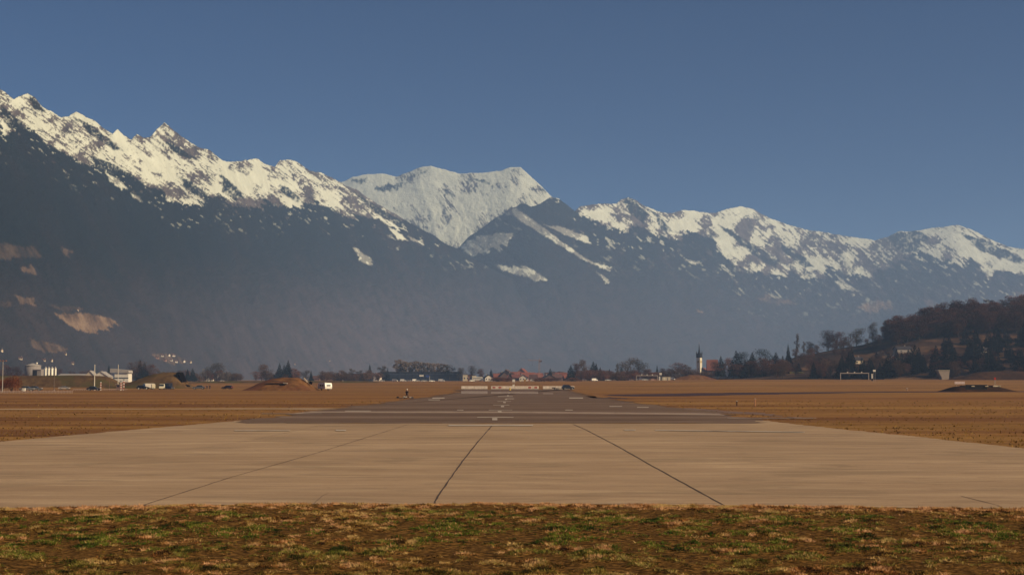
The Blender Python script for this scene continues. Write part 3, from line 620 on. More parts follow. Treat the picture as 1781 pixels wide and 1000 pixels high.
# the belt of trees along the far side of the field, left part
for px, top, Y, k, lab, w in [
    (12, 634, 1150, "bare_dark", "dark bare tree behind the orange willow at the left edge", 1.3), (30, 637, 1150, "bare_dark", "dark bare tree just left of the cream storage tank", 1.2),
    (236, 628, 1250, "bare_brown", "broad bare brown tree left of the dark conifer pair behind the white hall", 1.3), (243, 625, 1250, "conifer", "taller dark conifer of the close pair above the left mound", 1.4),
    (251, 629, 1250, "conifer", "shorter dark conifer of the close pair above the left mound", 1.5), (262, 633, 1250, "bare_purple", "bare purple-brown tree right of the conifer pair, above the left mound", 1.3),
    (189, 634, 1400, "conifer", "small lone conifer behind the pale workshop roofs", 0.9), (326, 641, 1300, "conifer", "small squat conifer left of the pale gable tower, near the mound with the dark opening", 1.5),
    (335, 640, 1300, "conifer", "small conifer directly right of another squat one behind the grey car", 1.4), (368, 633, 1500, "bare_grey", "grey bare tree standing above the grey parked car", 1.0),
    (378, 631, 1500, "bare_grey", "grey bare tree with full crown, right above the parked grey car", 1.2), (463, 633, 1350, "bare_brown", "bare brown tree left of the dark spruces behind the earth mound", 1.4),
    (486, 631, 1350, "conifer", "left spruce of the trio rising behind the earth mound", 1.2), (494, 634, 1380, "conifer", "low middle spruce of the trio behind the earth mound", 1.3), (501, 626, 1350, "conifer", "tallest spruce of the trio behind the earth mound", 1.3),
    (512, 640, 1350, "bare_purple", "small bare tree right of the spruce trio behind the earth mound", 1.4), (541, 645, 1400, "conifer", "tiny conifer above the gap between mound and caravan", 1.3),
    (612, 640, 1700, "bare_grey", "hazy bare tree above the low dark blue shed", 1.2), (625, 643, 1700, "bare_grey", "low hazy bare tree over the right end of the dark blue shed", 1.3), (643, 633, 1700, "conifer", "slim lone conifer left of the long blue hall", 1.1),
    (665, 635, 1750, "bare_grey", "round bare tree over the left end of the long blue hall", 1.3), (674, 639, 1750, "conifer", "small conifer between the round bare tree and the poplar row", 0.9),
    (782, 634, 1750, "pine", "dark rounded pine ending the poplar row behind the blue hall", 1.3), (800, 639, 1750, "bare_grey", "low hazy bare tree right of the dark pine", 1.4), (820, 636, 1650, "bare_grey", "thin grey bare tree behind the cream annexe of the blue hall", 1.2),
    (836, 641, 1650, "bare_purple", "bare tree between the cream annexe and the slim conifer", 1.4), (854, 641, 1700, "conifer", "slim green conifer left of the red village roofs", 1.2), (957, 640, 1600, "conifer", "small green conifer right of the tower crane", 1.6),
    (993, 634, 1350, "conifer", "leftmost conifer of the dark clump right of the village", 1.5), (1003, 631, 1350, "bare_purple", "bare tree between the first two conifers of the clump", 1.2), (1017, 625, 1400, "bare_brown", "tall pointed bare tree in the middle of the conifer clump", 0.9),
    (1032, 628, 1350, "conifer", "tallest conifer of the clump right of the village", 1.3), (1037, 631, 1370, "conifer", "conifer leaning against the tallest one in the clump", 1.3), (1044, 638, 1350, "conifer", "rightmost low conifer of the clump", 1.4),
    (1060, 641, 1350, "conifer", "low dark conifer in the gap right of the clump", 1.3), (1073, 631, 1500, "slim", "thin see-through bare tree left of the big grey pair", 1.0), (1081, 638, 1350, "conifer", "dark conifer at the foot of the big grey bare pair", 1.6),
    (1092, 622, 1400, "bare_grey", "left of the two big round grey bare trees", 1.3), (1110, 625, 1400, "bare_grey", "right of the two big round grey bare trees", 1.4), (1143, 634, 1500, "conifer", "narrow pointed tree halfway between the grey pair and the church", 0.7),
    (1152, 640, 1450, "bare_brown", "low bare tree right of the narrow pointed one", 1.3), (1165, 640, 1450, "bare_purple", "low bare tree above the white cabin", 1.3), (1180, 630, 1450, "bare_purple", "broad purple-brown bare tree left of the church", 1.6),
    (1192, 634, 1450, "bare_brown", "brown bare tree close to the left of the church tower", 1.4), (1254, 619, 1250, "conifer", "dark conifer right of the red roof by the church", 1.4), (1247, 628, 1250, "bare_purple", "purple-brown bare tree in front of the church nave", 1.4),
    (1268, 622, 1200, "bare_purple", "bare tree between the church conifer and the first tall spruce", 1.2), (1281, 609, 1150, "conifer", "first tall pointed spruce right of the church", 1.4), (1297, 612, 1150, "pine", "round-topped dark pine between the two tall spruces", 1.1),
    (1309, 612, 1150, "conifer", "second tall pointed spruce right of the church", 1.4), (1332, 607, 1180, "pine", "dark spreading pine above the red-brown round tree", 1.2), (1332, 622, 1080, "bare_purple", "big round red-brown bare tree at the field edge, right of the farmhouse", 1.6),
    (1350, 612, 1150, "deep_conifer", "dark spruce right of the round red-brown tree", 1.4), (1362, 618, 1120, "deep_conifer", "dark spruce at the left foot of the wooded hill", 1.4), (1374, 616, 1120, "deep_conifer", "right of two dark spruces at the left foot of the hill", 1.3),
    (1367, 589, 1300, "conifer", "small conifer standing on the start of the hill crest", 0.9), (1372, 584, 1320, "slim", "thin bare tree beside the crest conifer", 1.0), (1385, 579, 1330, "slim", "tall thin bare tree alone on the hill crest", 0.9), (1397, 587, 1330, "slim", "short thin bare tree on the hill crest", 1.0)]:
    if px >= 1366 and px < 1400 and top < 600: continue
    tree(px, top, Y, k, lab, None, w)
for i in range(17):
    px = 690 + i * 5.4; tree(px, [624, 623, 626, 627, 628, 627, 626, 627, 628, 629, 629, 630, 630, 630, 631, 631, 632][i], 1760 + (i % 3) * 12, "poplar", "bare grey-brown poplar in the long row behind the blue hall", "poplars in the row behind the blue hall", 1.25)
hr = random.Random(4)
for i in range(60):     # low belt of bare trees and shrubs left of the runway end
    px = hr.uniform(268, 660); 
    if 535 < px < 660 and hr.random() < 0.4: continue
    tree(px, hr.uniform(643, 652), hr.uniform(1300, 1600), hr.choice(["bare_purple", "bare_brown", "bush_brown", "bare_grey"]), "low bare tree behind the left field, %s" % ("left of the long earth mound" if px < 410 else "behind the long earth mound" if px < 546 else "right of the mound"), "low bare trees behind the left field", 1.6)
for i in range(18):
    px = hr.uniform(0, 235); tree(px, hr.uniform(640, 650), hr.uniform(1350, 1600), hr.choice(["bare_purple", "bare_dark", "bare_brown"]), "low bare tree behind the workshops on the left", "low bare trees behind the workshops", 1.6)
for i in range(72):
    px = hr.uniform(1004, 1252); tree(px, hr.uniform(641, 652), hr.uniform(1200, 1420), hr.choice(["bare_purple", "bush_brown", "bare_brown", "bare_purple", "bush_purple"]), "bare brown tree in the thick belt, %s" % ("under the dark conifer clump" if px < 1055 else "below the two big round grey trees" if px < 1125 else "behind the white cabin" if px < 1185 else "around the church"), "bare trees of the belt between village and church", 1.7)
for i in range(22):
    px = hr.uniform(860, 1000); tree(px, hr.uniform(645, 650), hr.uniform(1800, 1950), hr.choice(["bare_purple", "bush_brown", "bare_brown"]), "low bare tree among the village roofs", "low bare trees in the village", 1.5)
for i in range(18):
    px = hr.uniform(858, 1000); tree(px, hr.uniform(654, 658), hr.uniform(1000, 1150), "bush_purple", "low dark shrub in the hedge line before the village", "low dark shrubs in the hedge line before the village", 2.4)
for i in range(20):
    px = hr.uniform(1255, 1400); tree(px, hr.uniform(626, 642), hr.uniform(1060, 1150), hr.choice(["deep_conifer", "bare_purple", "deep_conifer", "bare_dark"]), "dark tree in the row at the hill foot, %s the round red-brown tree" % ("left of" if px < 1332 else "right of"), "dark trees at the foot of the hill", 1.6)

# ------------------------------------------------------------------ wooded hill on the right
hx = np.arange(1170, 2080, 4.0); crest = np.interp(hx, [1170, 1200, 1260, 1300, 1345, 1380, 1420, 1460, 1500, 1540, 1600, 1650, 1700, 1781, 1900, 2080], [660, 659, 655, 648, 638, 622, 614, 606, 600, 588, 568, 560, 552, 547, 535, 525])
nt = 70; tt = np.linspace(0, 1, nt); YF, YC = 905.0, 1180.0
Yh = YF + (YC - YF) * tt[:, None] + 0 * hx[None, :]
zc = np.array([W(x, c, YC).z for x, c in zip(hx, crest)]); zc = np.maximum(zc, 2.5)
Zh = 2.2 + (zc[None, :] - 2.2) * (0.35 * tt[:, None] + 0.65 * tt[:, None] ** 1.3)
Zh = Zh + (fbm(hx[None, :] / 40 + 0 * tt[:, None], tt[:, None] * 7 + 0 * hx[None, :], 71, 4) - 0.5) * 6 * np.sin(pi * tt[:, None]) * np.clip((zc[None, :] - 3) / 20, 0, 1)
bk = np.linspace(0, 1, 9)[1:, None]
Yh2 = YC + bk * 500 + 0 * hx[None, :]; Zh2 = zc[None, :] * (1 - bk ** 1.6) - 3 * bk
Yh = np.vstack([Yh, Yh2]); Zh = np.vstack([Zh, Zh2]); Xh = (hx[None, :] - 890.5) / F * (cos(PIT) * Yh + (Zh - HC) * sin(PIT))
hn = NT("hill_pasture", 0.95, 0.05); hf = hn.noise(0.03, hn.coord((1, 1, 1), "World"), 6, 0.65)
hn.color(hn.ramp(hf, [(0.35, (0.022, 0.011, 0.009)), (0.52, (0.06, 0.031, 0.018)), (0.68, (0.17, 0.09, 0.04))]))
tag(link_mesh("wooded_hill", np_mesh("wooded_hill", np.stack([Xh, Yh, Zh], -1).reshape(-1, 3), grid_faces(nt + 8, len(hx)), hn.m)), kind="structure")
def hill(px, t):
    j = min(len(hx) - 2, max(0, int((px - 1170) / 4.0))); i = min(nt - 2, int(t * (nt - 1))); return Vector((Xh[i, j] + (px - hx[j]) / F * Yh[i, j], Yh[i, j], Zh[i, j]))
hr = random.Random(9)
n_ = 0
while n_ < 120:   # dense bare wood on the crest
    px = hr.uniform(1535, 1800); t = hr.uniform(0.72, 0.995)
    if px < 1560 and t < 0.9: continue
    plant("bare_dark" if hr.random() < 0.55 else "bare_purple", hill(px, t) - Vector((0, 0, 0.5)), hr.uniform(14, 20) * (0.85 if px < 1560 else 1), "dark bare tree %s in the %s third of the crest wood" % ("on the skyline" if t > 0.92 else "just below the skyline" if t > 0.82 else "at the lower edge", "left" if px < 1625 else "middle" if px < 1710 else "right"), "tree", "bare trees of the crest wood", 1.35); n_ += 1
for i in range(46):
    px = hr.uniform(1400, 1800); t = hr.uniform(0.05, 0.45)
    if 1480 < px < 1610 and t > 0.36: continue
    plant(hr.choice(["bare_purple", "bare_brown", "bare_dark"]), hill(px, t) - Vector((0, 0, 0.4)), hr.uniform(7, 13), "brown bare tree low on the hill, %s" % ("left of the bright white farmhouse" if px < 1561 else "between the bright white farmhouse and the bunker" if px < 1642 else "right of the pale bunker front"), "tree", "bare trees on the lower slope of the hill", 1.3)
for i in range(52):
    px = hr.uniform(1345, 1540); t = hr.uniform(0.15, 0.95)
    if 1480 < px and t < 0.85: continue
    if t > 0.8 and px < 1420 and hr.random() < 0.7: continue
    plant(hr.choice(["bare_purple", "bare_brown", "bare_dark"]), hill(px, t) - Vector((0, 0, 0.4)), hr.uniform(7, 12), "low bare tree on the left shoulder of the hill, %s" % ("near its crest" if t > 0.6 else "lower down"), "tree", "bare trees on the left shoulder of the hill", 1.3)
for i in range(62):
    px = hr.uniform(1545, 1800); t = hr.uniform(0.08, 0.62)
    if px < 1640 and t > 0.34: continue
    if 1600 < px < 1640 and t > 0.2 and hr.random() < 0.5: continue
    plant("deep_conifer", hill(px, t) - Vector((0, 0, 0.4)), hr.uniform(12, 19), "dark spruce in the low stand, %s" % ("left of the pale bunker front" if px < 1642 else ("above the pink board" if px < 1700 else "at the right edge of the photo") + (" (upper row)" if t > 0.35 else " (bottom row)")), "tree", "dark spruces low on the right of the hill", 1.35)
for i in range(16):
    px = hr.uniform(1405, 1545); t = hr.uniform(0.02, 0.25)
    plant("deep_conifer", hill(px, t) - Vector((0, 0, 0.4)), hr.uniform(10, 16), "dark spruce below the hill pasture, %s" % ("left of the larger white gantry" if px < 1461 else "behind the larger white gantry" if px < 1512 else "right of the larger white gantry"), "tree", "dark spruces below the hill pasture", 1.3)
for px, t, h, k, lab, w in [(1440, 0.97, 19, "bare_dark", "broad bare tree standing highest on the left shoulder of the crest", 1.5), (1455, 0.97, 16, "bare_dark", "bare tree just right of the broad shoulder tree on the crest", 1.4),
        (1468, 0.98, 11, "bare_purple", "smaller bare tree filling the gap on the crest", 1.4), (1490, 0.98, 16, "bare_grey", "solitary round bare tree on the crest above the hill houses", 1.3), (1518, 0.98, 18, "bare_grey", "solitary slender bare tree left of the crest wood", 0.9),
        (1371, 0.97, 15, "conifer", "small conifer standing on the start of the hill crest", 0.8), (1386, 0.97, 22, "slim", "tall thin bare tree alone on the start of the crest", 0.7), (1398, 0.97, 14, "slim", "short thin bare tree next on the crest", 0.9),
        (1410, 0.98, 12, "bare_grey", "low grey bare tree on the crest left of the broad tree", 1.3), (1650, 0.20, 25, "deep_conifer", "tall pointed spruce standing out above the pasture", 1.2), (1592, 0.16, 20, "deep_conifer", "pointed spruce at the right end of the white gantry", 1.2),
        (1482, 0.22, 20, "deep_conifer", "pointed dark spruce above the left end of the white gantry", 1.2), (1478, 0.12, 19, "deep_conifer", "dark spruce leaning on the pointed one above the white gantry", 1.3)]:
    plant(k, hill(px, t) - Vector((0, 0, 0.4)), h, lab, "tree", None, w)

# ------------------------------------------------------------------ houses
WINM = M("window_glass", (0.03, 0.035, 0.045), 0.25, 0.5)
WALLS = {"white": M("white_render", (0.62, 0.55, 0.44), 0.85), "cream": M("cream_render", (0.55, 0.44, 0.30), 0.85), "brown": M("dark_timber", (0.09, 0.045, 0.028), 0.85), "rose": M("rose_render", (0.40, 0.22, 0.16), 0.85), "grey": M("grey_render", (0.26, 0.22, 0.19), 0.85)}
ROOFS = {"red": M("red_roof_tiles", (0.20, 0.060, 0.036), 0.85), "brown": M("brown_roof_tiles", (0.10, 0.045, 0.032), 0.85), "dark": M("dark_roof_slates", (0.028, 0.022, 0.026), 0.8), "pale": M("pale_sheet_roof", (0.36, 0.31, 0.26), 0.6)}
def house(loc, wx, dy, hw, rise, wall, roof, label, rz=0.0, group=None, gable_front=False, wins=3, chimney=True, name="village_house", cat="house"):
    t = thing(name, loc, label, cat, group, rz + (pi / 2 if gable_front else 0)); a, b = wx / 2, dy / 2
    mb = MB(); mb.prism([(-b, -0.4), (b, -0.4), (b, hw), (0, hw + rise * 0.96), (-b, hw)], -a, a)
    mb.v = [(y, x, z) for x, y, z in mb.v]; mb.build("wall", WALLS[wall], t)
    ov = min(0.6, b * 0.15); k = rise / b; rb = MB()
    pr = [(-b - ov, hw - ov * k), (0, hw + rise), (b + ov, hw - ov * k), (b + ov, hw - ov * k + 0.25), (0, hw + rise + 0.3), (-b - ov, hw - ov * k + 0.25)]
    rb.prism(pr, -a - 0.5, a + 0.5); rb.v = [(y, x, z) for x, y, z in rb.v]; ro = rb.build("roof", ROOFS[roof], t)
    if chimney:
        cb = MB(); cb.box(a * 0.3, a * 0.3 + 0.8, b * 0.2, b * 0.2 + 0.8, hw + rise * 0.4, hw + rise + 1.0); cb.build("chimney", WALLS["grey"], ro)
    for i in range(wins):
        for fl in range(max(1, int(hw / 2.6))):
            wb = MB(); u = 1.2 + fl * 2.6
            if gable_front:
                y = -b + dy * (i + 0.5) / wins; wb.box(-a - 0.04, -a + 0.05, y - 0.5, y + 0.5, u, u + 1.1)
            else:
                x = -a + wx * (i + 0.5) / wins; wb.box(x - 0.5, x + 0.5, -b - 0.04, -b + 0.05, u, u + 1.1)
            wb.build("window", WINM, t)
    return t
def house_px(x0, x1, top, Y, wall, roof, label, **k):
    Y = far(Y); c = at((x0 + x1) / 2, Y); wx = (x1 - x0) / F * Y; h = W(x0, top, Y).z - c.z; rise = h * 0.48
    if k.get("gable_front"): return house(c, wx * 1.1, wx, h - rise, rise, wall, roof, label, **k)
    return house(c, wx, min(12, wx * 0.8), h - rise, rise, wall, roof, label, **k)
V = [(868, 884, 647, 1700, "brown", "dark", "low dark-roofed chalet with white gable wall, leftmost of the village", True), (842, 856, 652, 1500, "white", "dark", "white chalet with a black roof right of the parked bus", True),
     (858, 880, 650, 1750, "rose", "red", "long red-roofed house right of the white chalet", False), (878, 892, 645, 1900, "brown", "brown", "brown-roofed house behind the first red roofs", True), (884, 906, 652, 1650, "brown", "red", "red-roofed chalet behind the square white board", False),
     (884, 890, 649, 1600, "brown", "dark", "steep little dark gable among the red roofs", True), (872, 892, 643, 2000, "brown", "brown", "wide brown roof at the back left of the village", True), (898, 920, 641, 2050, "rose", "red", "highest red roof at the back of the village", True),
     (903, 918, 652, 1500, "white", "dark", "chalet with black gable and pale wall in the middle of the village", True), (906, 930, 648, 1800, "rose", "red", "wide red roof behind the black-gabled chalet", False), (921, 934, 652, 1550, "rose", "brown", "rose-walled house left of the tower crane", False),
     (890, 906, 647, 1850, "rose", "red", "red roof between the steep dark gable and the wide red roof", False), (928, 944, 649, 1850, "brown", "red", "red-roofed house at the foot of the tower crane", False), (944, 964, 652, 1500, "brown", "dark", "broad dark-gabled barn right of the tower crane", True),
     (948, 962, 648, 1850, "rose", "brown", "brown roof below the small green conifer", False), (966, 986, 648, 1750, "rose", "red", "bright red roof left of the conifer clump", False), (960, 976, 651, 1600, "brown", "brown", "brown-roofed house right of the broad dark barn", False),
     (980, 994, 652, 1650, "brown", "red", "small red-roofed house touching the conifer clump", False), (632, 648, 649, 1750, "rose", "red", "red-roofed house left of the long blue hall", False), (648, 662, 649, 1700, "white", "brown", "pale house with brown roof by the left end of the blue hall", True),
     (560, 582, 651, 1600, "rose", "red", "red-roofed house above the caravan", False), (584, 597, 649, 1600, "white", "brown", "pale house left of the low blue shed", True), (353, 360, 642, 1500, "cream", "pale", "narrow cream tower house behind the grey parked car", False),
     (380, 390, 651, 1450, "white", "pale", "small white house left of the earth mound, right of the cream tower house", False), (362, 371, 655, 1400, "white", "brown", "small white cottage below the cream tower house", True), (545, 556, 654, 1500, "rose", "brown", "brown-roofed hut right of the earth mound", False),
     (1128, 1146, 648, 1450, "rose", "red", "red-roofed house behind the left gantry", False), (1170, 1186, 651, 1300, "white", "dark", "pale house with dark roof right of the white cabin", False), (1182, 1190, 646, 1500, "white", "pale", "small white house left of the church", True),
     (1296, 1318, 652, 1120, "grey", "brown", "farmhouse with pale gable at the right end of the long barn", True), (1230, 1248, 626, 1650, "brown", "red", "large house with a high red roof right of the church tower", False)]
for x0, x1, top, Y, wl, rf, lab, gf in V: house_px(x0, x1, top, Y, wl, rf, lab, gable_front=gf, rz=trnd.uniform(-0.25, 0.25))
# houses far up on the slopes
S_ = [(272, 622, "rose", "white house", 0), (281, 620, "white", "", 0), (292, 618, "white", "", 0), (301, 620, "white", "", 0), (285, 627, "rose", "", 0), (297, 627, "white", "", 0), (305, 630, "white", "", 0), (318, 629, "white", "", 0), (329, 630, "cream", "", 0)]
for px, py, wl, _, _ in S_:
    p = find_A(px, py); house(p - Vector((0, 0, 1.0)), 6.5, 4.5, 2.3, 1.6, wl, "brown", "small pale house in the hillside hamlet at the foot of the left mountain", group="hamlet houses on the lower left slope", wins=2, name="hillside_house", rz=trnd.uniform(-0.6, 0.6))
for px, py, lab in [(2, 611, "white house by the left edge of the photo, low on the mountain slope"), (76, 628, "white house on the slope above the row of silos"), (89, 628, "bright white house on the slope right above the tall silos"), (126, 634, "lone white house on the slope above the workshop roofs"),
                    (36, 626, "small white house on the slope above the cream storage tank"), (512, 633, "small white house low on the slope above the right end of the mound"), (573, 628, "tiny white house on the slope above the caravan"), (113, 616, "lone small house on the slope below the pale clearing"),
                    (135, 539, "white farmhouse at the top edge of the pale clearing")]:
    p = find_A(px, py); house(p - Vector((0, 0, 0.8)), 3.8, 3.0, 1.9, 1.2, "cream", "brown", lab, wins=2, name="hillside_house", rz=trnd.uniform(-0.5, 0.5))
for px, t, lab, wl in [(1491, 0.5, "small pale farmhouse at the left end of the hill pasture", "cream"), (1561, 0.46, "bright white farmhouse in the middle of the hill pasture", "white"), (1533, 0.56, "dark-roofed farmhouse on top of the hill pasture", "brown"), (1570, 0.56, "long dark barn behind the bright white farmhouse", "grey"), (1709, 0.42, "white house glimpsed among the dark spruces", "white")]:
    house(hill(px, t) - Vector((0, 0, 0.5)), 7 if wl != "grey" else 13, 6, 3.4, 2.0, wl, "dark", lab, wins=2, rz=0.3, name="farmhouse")
house_px(1240, 1316, 655.5, 1100, "brown", "dark", "long low dark barn at the field edge left of the round red-brown tree", wins=7, chimney=False, name="barn", cat="barn")

# church
def church():
    Y = 1350; b = at(1216.5, Y); s = Y / F; t = thing("church", b, "village church with white clock tower and a tall black needle spire", "church", None, radians(-38))
    zt = W(1216, 622, Y).z - b.z; zb = W(1216, 616.5, Y).z - b.z; zs = W(1216, 598, Y).z - b.z; a = 1.95
    wall = M("church_white_wall", (0.66, 0.58, 0.42), 0.85); dark = M("church_dark_shingle", (0.016, 0.014, 0.02), 0.7)
    MB().box(-a, a, -a, a, -0.5, zt).build("tower", wall, t)
    mb = MB().box(-a - 0.25, a + 0.25, -a - 0.25, a + 0.25, zt, zb); mb.build("belfry", dark, t)
    rf = MB(); k = a + 1.5
    rings = [(k * 0.92, zb), (a * 0.8, zb + 1.3), (0.95, zb + 2.8), (0.62, zb + 5.0), (0.10, zs)]
    for (r0, z0), (r1, z1) in zip(rings[:-1], rings[1:]):
        for i in range(8):
            a0, a1 = pi / 8 + i * pi / 4, pi / 8 + (i + 1) * pi / 4
            rf.quad((r0 * cos(a0), r0 * sin(a0), z0), (r0 * cos(a1), r0 * sin(a1), z0), (r1 * cos(a1), r1 * sin(a1), z1), (r1 * cos(a0), r1 * sin(a0), z1))
    sp = rf.build("spire", dark, t)
    for sx in (-1, 1):
        for sy in (-1, 1):
            MB().lathe([(0.55, zb), (0.5, zb + 1.2), (0.03, zb + 3.6)], (sx * a, sy * a, 0), 8).build("pinnacle", dark, sp)
    MB().tube((0, 0, zs), (0, 0, zs + 1.2), 0.06).box(-0.4, 0.4, -0.05, 0.05, zs + 0.6, zs + 0.75).build("cross", M("gilt", (0.5, 0.35, 0.1), 0.4, 0.5, 1.0), sp)
    gold = M("clock_gold", (0.45, 0.30, 0.08), 0.5)
    for q in (0, 1):
        c = MB(); c.lathe([(1.2, 0), (1.2, 0.12), (1.0, 0.16)], (0, 0, 0), 20)
        if q == 0: c.v = [(x, -a - z_, y + zt - 4) for x, y, z_ in c.v]
        else: c.v = [(a + z_, x, y + zt - 4) for x, y, z_ in c.v]
        f = c.build("clock_face", gold, t)
    for z_ in (zt * 0.45, zt * 0.22):
        MB().box(-0.35, 0.35, -a - 0.05, -a + 0.1, z_, z_ + 1.6).build("window", WINM, t)
        MB().box(a - 0.1, a + 0.05, -0.35, 0.35, z_, z_ + 1.6).build("window", WINM, t)
    nv = MB(); nv.prism([(-5, -0.4), (5, -0.4), (5, 6), (0, 11), (-5, 6)], a, a + 9); n_o = nv.build("nave_wall", wall, t)
    nr_ = MB(); nr_.prism([(-5.6, 5.5), (0, 11.1), (5.6, 5.5), (5.6, 5.8), (0, 11.5), (-5.6, 5.8)], a + 0.02, a + 9.6); nr_.build("nave_roof", ROOFS["red"], t)
    for i in range(2):
        MB().box(-5.06, -4.9, a + 2.5 + 3.6 * i, a + 3.6 + 3.6 * i, 1.8, 4.6).build("nave_window", WINM, t)
church()

# ------------------------------------------------------------------ industrial buildings
NAVY = M("navy_cladding", (0.012, 0.017, 0.034), 0.6, 0.3, 0, 0.3, 0.2); NAVYL = M("grey_blue_panels", (0.045, 0.055, 0.075), 0.6, 0.3, 0, 0.3, 0.2); DARKR = M("dark_roof_membrane", (0.03, 0.03, 0.04), 0.8)
WHITE = M("white_paint", (0.75, 0.68, 0.55), 0.6); CREAMP = M("cream_paint", (0.62, 0.52, 0.34), 0.7); STEEL = M("galvanised_steel", (0.42, 0.37, 0.31), 0.5, 0.5, 0.3); BLACK = M("black_paint", (0.012, 0.011, 0.012), 0.5); RUBBER = M("tyre_rubber", (0.015, 0.014, 0.014), 0.85)
def span(x0, x1, Y): a = at(x0, Y); b = at(x1, Y); return (a + b) / 2, b.x - a.x
def hall():
    Y = 1410; c, w = span(664, 803, Y); z1 = W(730, 646.3, Y).z - c.z; t = thing("hall_building", c, "long low navy blue hall with a ribbon of grey-blue panels below its flat roof", "hall"); a = w / 2; D = 26
    MB().box(-a, a, 0, D, -0.4, z1 - 0.8).build("wall", NAVY, t); MB().box(-a - 0.6, a + 0.6, -0.8, D + 0.6, z1 - 0.8, z1).build("roof", DARKR, t)
    for i in range(24):
        x = -a + w * i / 24; MB().box(x + 0.2, x + w / 24 - 0.2, -0.12, 0.1, z1 - 3.0, z1 - 1.2).build("upper_panel", NAVYL, t)
        if i % 3 != 1: MB().box(x + 0.3, x + w / 24 - 0.3, -0.08, 0.1, 2.8, 4.6).build("window", WINM, t)
    for i in (4, 9, 17): x = -a + w * i / 24; MB().box(x, x + 3.6, -0.15, 0.1, 0, 3.6, ).build("door", BLACK, t)
    MB().box(-a + w * 0.47, -a + w * 0.47 + 4.4, -0.35, -0.14, 4.6, 6.2).build("sign_board", WHITE, t)
    MB().box(-a + w * 0.55, -a + w * 0.55 + 3.4, -0.35, -0.14, 3.8, 6.0).build("sign_board", M("blue_sign", (0.03, 0.06, 0.22), 0.5), t)
    MB().box(-a, a, -0.25, 0.1, -0.3, 0.9).build("plinth", NAVYL, t)
hall()
def annexe():
    Y = 1344; c, w = span(805, 828, Y); t = thing("annexe_building", c, "pale cream building with uneven flat roofs joined to the right end of the blue hall", "building"); s = Y / F
    MB().box(-w / 2, -w / 2 + 8 * s, 0, 10, -0.4, 13 * s * 0.85).build("wall", CREAMP, t); MB().box(-w / 2 + 8 * s, -w / 2 + 15 * s, 1.5, 10, -0.4, 10 * s).build("wall", WALLS["rose"], t); MB().box(-w / 2 + 16 * s, w / 2, 0.5, 10, -0.4, 9 * s).build("wall", CREAMP, t)
    MB().box(-w / 2 - 0.3, -w / 2 + 8 * s + 0.3, -0.3, 10.3, 11.05 * s, 11.05 * s + 0.35).build("roof", ROOFS["brown"], t); MB().box(-w / 2 + 8.4 * s, w / 2 + 0.3, 0.2, 10.3, 10 * s, 10 * s + 0.3).build("roof", ROOFS["brown"], t)
    for i in range(5): MB().box(-w / 2 + 1 + i * 3.1, -w / 2 + 2.2 + i * 3.1, -0.05 if i < 2 else 0.3, 1.6, 2, 3.4).build("window", WINM, t)
annexe()
def shed(x0, x1, top, Y, label, wm, rm, wins=5, nm="shed_building"):
    Y = far(Y); c, w = span(x0, x1, Y); h = W(x0, top, Y).z - c.z; t = thing(nm, c, label, "shed"); a = w / 2
    MB().box(-a, a, 0, 14, -0.4, h - 0.5).build("wall", wm, t); MB().box(-a - 0.5, a + 0.5, -0.6, 14.5, h - 0.5, h).build("roof", rm, t)
    for i in range(wins): x = -a + w * (i + 0.5) / wins; MB().box(x - 1, x + 1, -0.06, 0.1, h * 0.35, h * 0.65).build("window", WINM, t)
    return t
shed(597, 647, 649.5, 1600, "low dark blue shed above the grass left of the long hall", NAVY, DARKR, 6)
def works():   # long workshop with pale bays
    Y = 1110; c, w = span(98, 152, Y); t = thing("workshop_building", c, "long workshop with a grey roof and six pale bays right of the silos", "workshop"); a = w / 2; s = Y / F
    MB().box(-a, a, 0, 16, -0.4, 10 * s).build("wall", WALLS["grey"], t)
    rb = MB(); rb.quad((-a - 0.4, -0.6, 10 * s), (a + 0.4, -0.6, 10 * s), (a + 0.4, 12, 14.2 * s), (-a - 0.4, 12, 14.2 * s)).quad((-a - 0.4, 12, 14.2 * s), (a + 0.4, 12, 14.2 * s), (a + 0.4, 16.6, 10 * s), (-a - 0.4, 16.6, 10 * s)); rb.build("roof", ROOFS["pale"], t)
    for i in range(6): x = -a + w * (i + 0.12) / 6; MB().box(x, x + w / 6 * 0.66, -0.15, 0.1, 3.2 * s, 8.6 * s).build("bay_panel", CREAMP, t)
works()
house_px(150, 168, 645.5, 1230, "cream", "pale", "cream workshop with a low gable right of the long workshop", gable_front=True, name="workshop_building", cat="workshop")
house_px(166, 192, 646.5, 1240, "white", "pale", "wide white barn with a shallow pale roof behind the two white poles", gable_front=True, name="workshop_building", cat="workshop")
def white_hall():
    Y = 1050; c, w = span(199, 223, Y); s = Y / F; t = thing("hall_building", c, "bright white hall with a pale roof left of the mound with the dark opening", "hall"); a = w / 2; h = W(210, 650, Y).z - c.z
    MB().box(-a, a, 0, 10, -0.4, h).build("wall", WHITE, t); MB().box(-a, a, -0.08, 0.1, h * 0.42, h * 0.55).build("window_band", WINM, t)
    rb = MB(); rb.prism([(-a - 3.4, h + 0.9), (a + 0.5, h + 0.6), (a + 0.2, h + 2.6), (-a + 1, h + 3.6), (-a - 3.2, h + 4.0)], -0.8, 10.6); rb.build("roof", ROOFS["pale"], t)
white_hall()
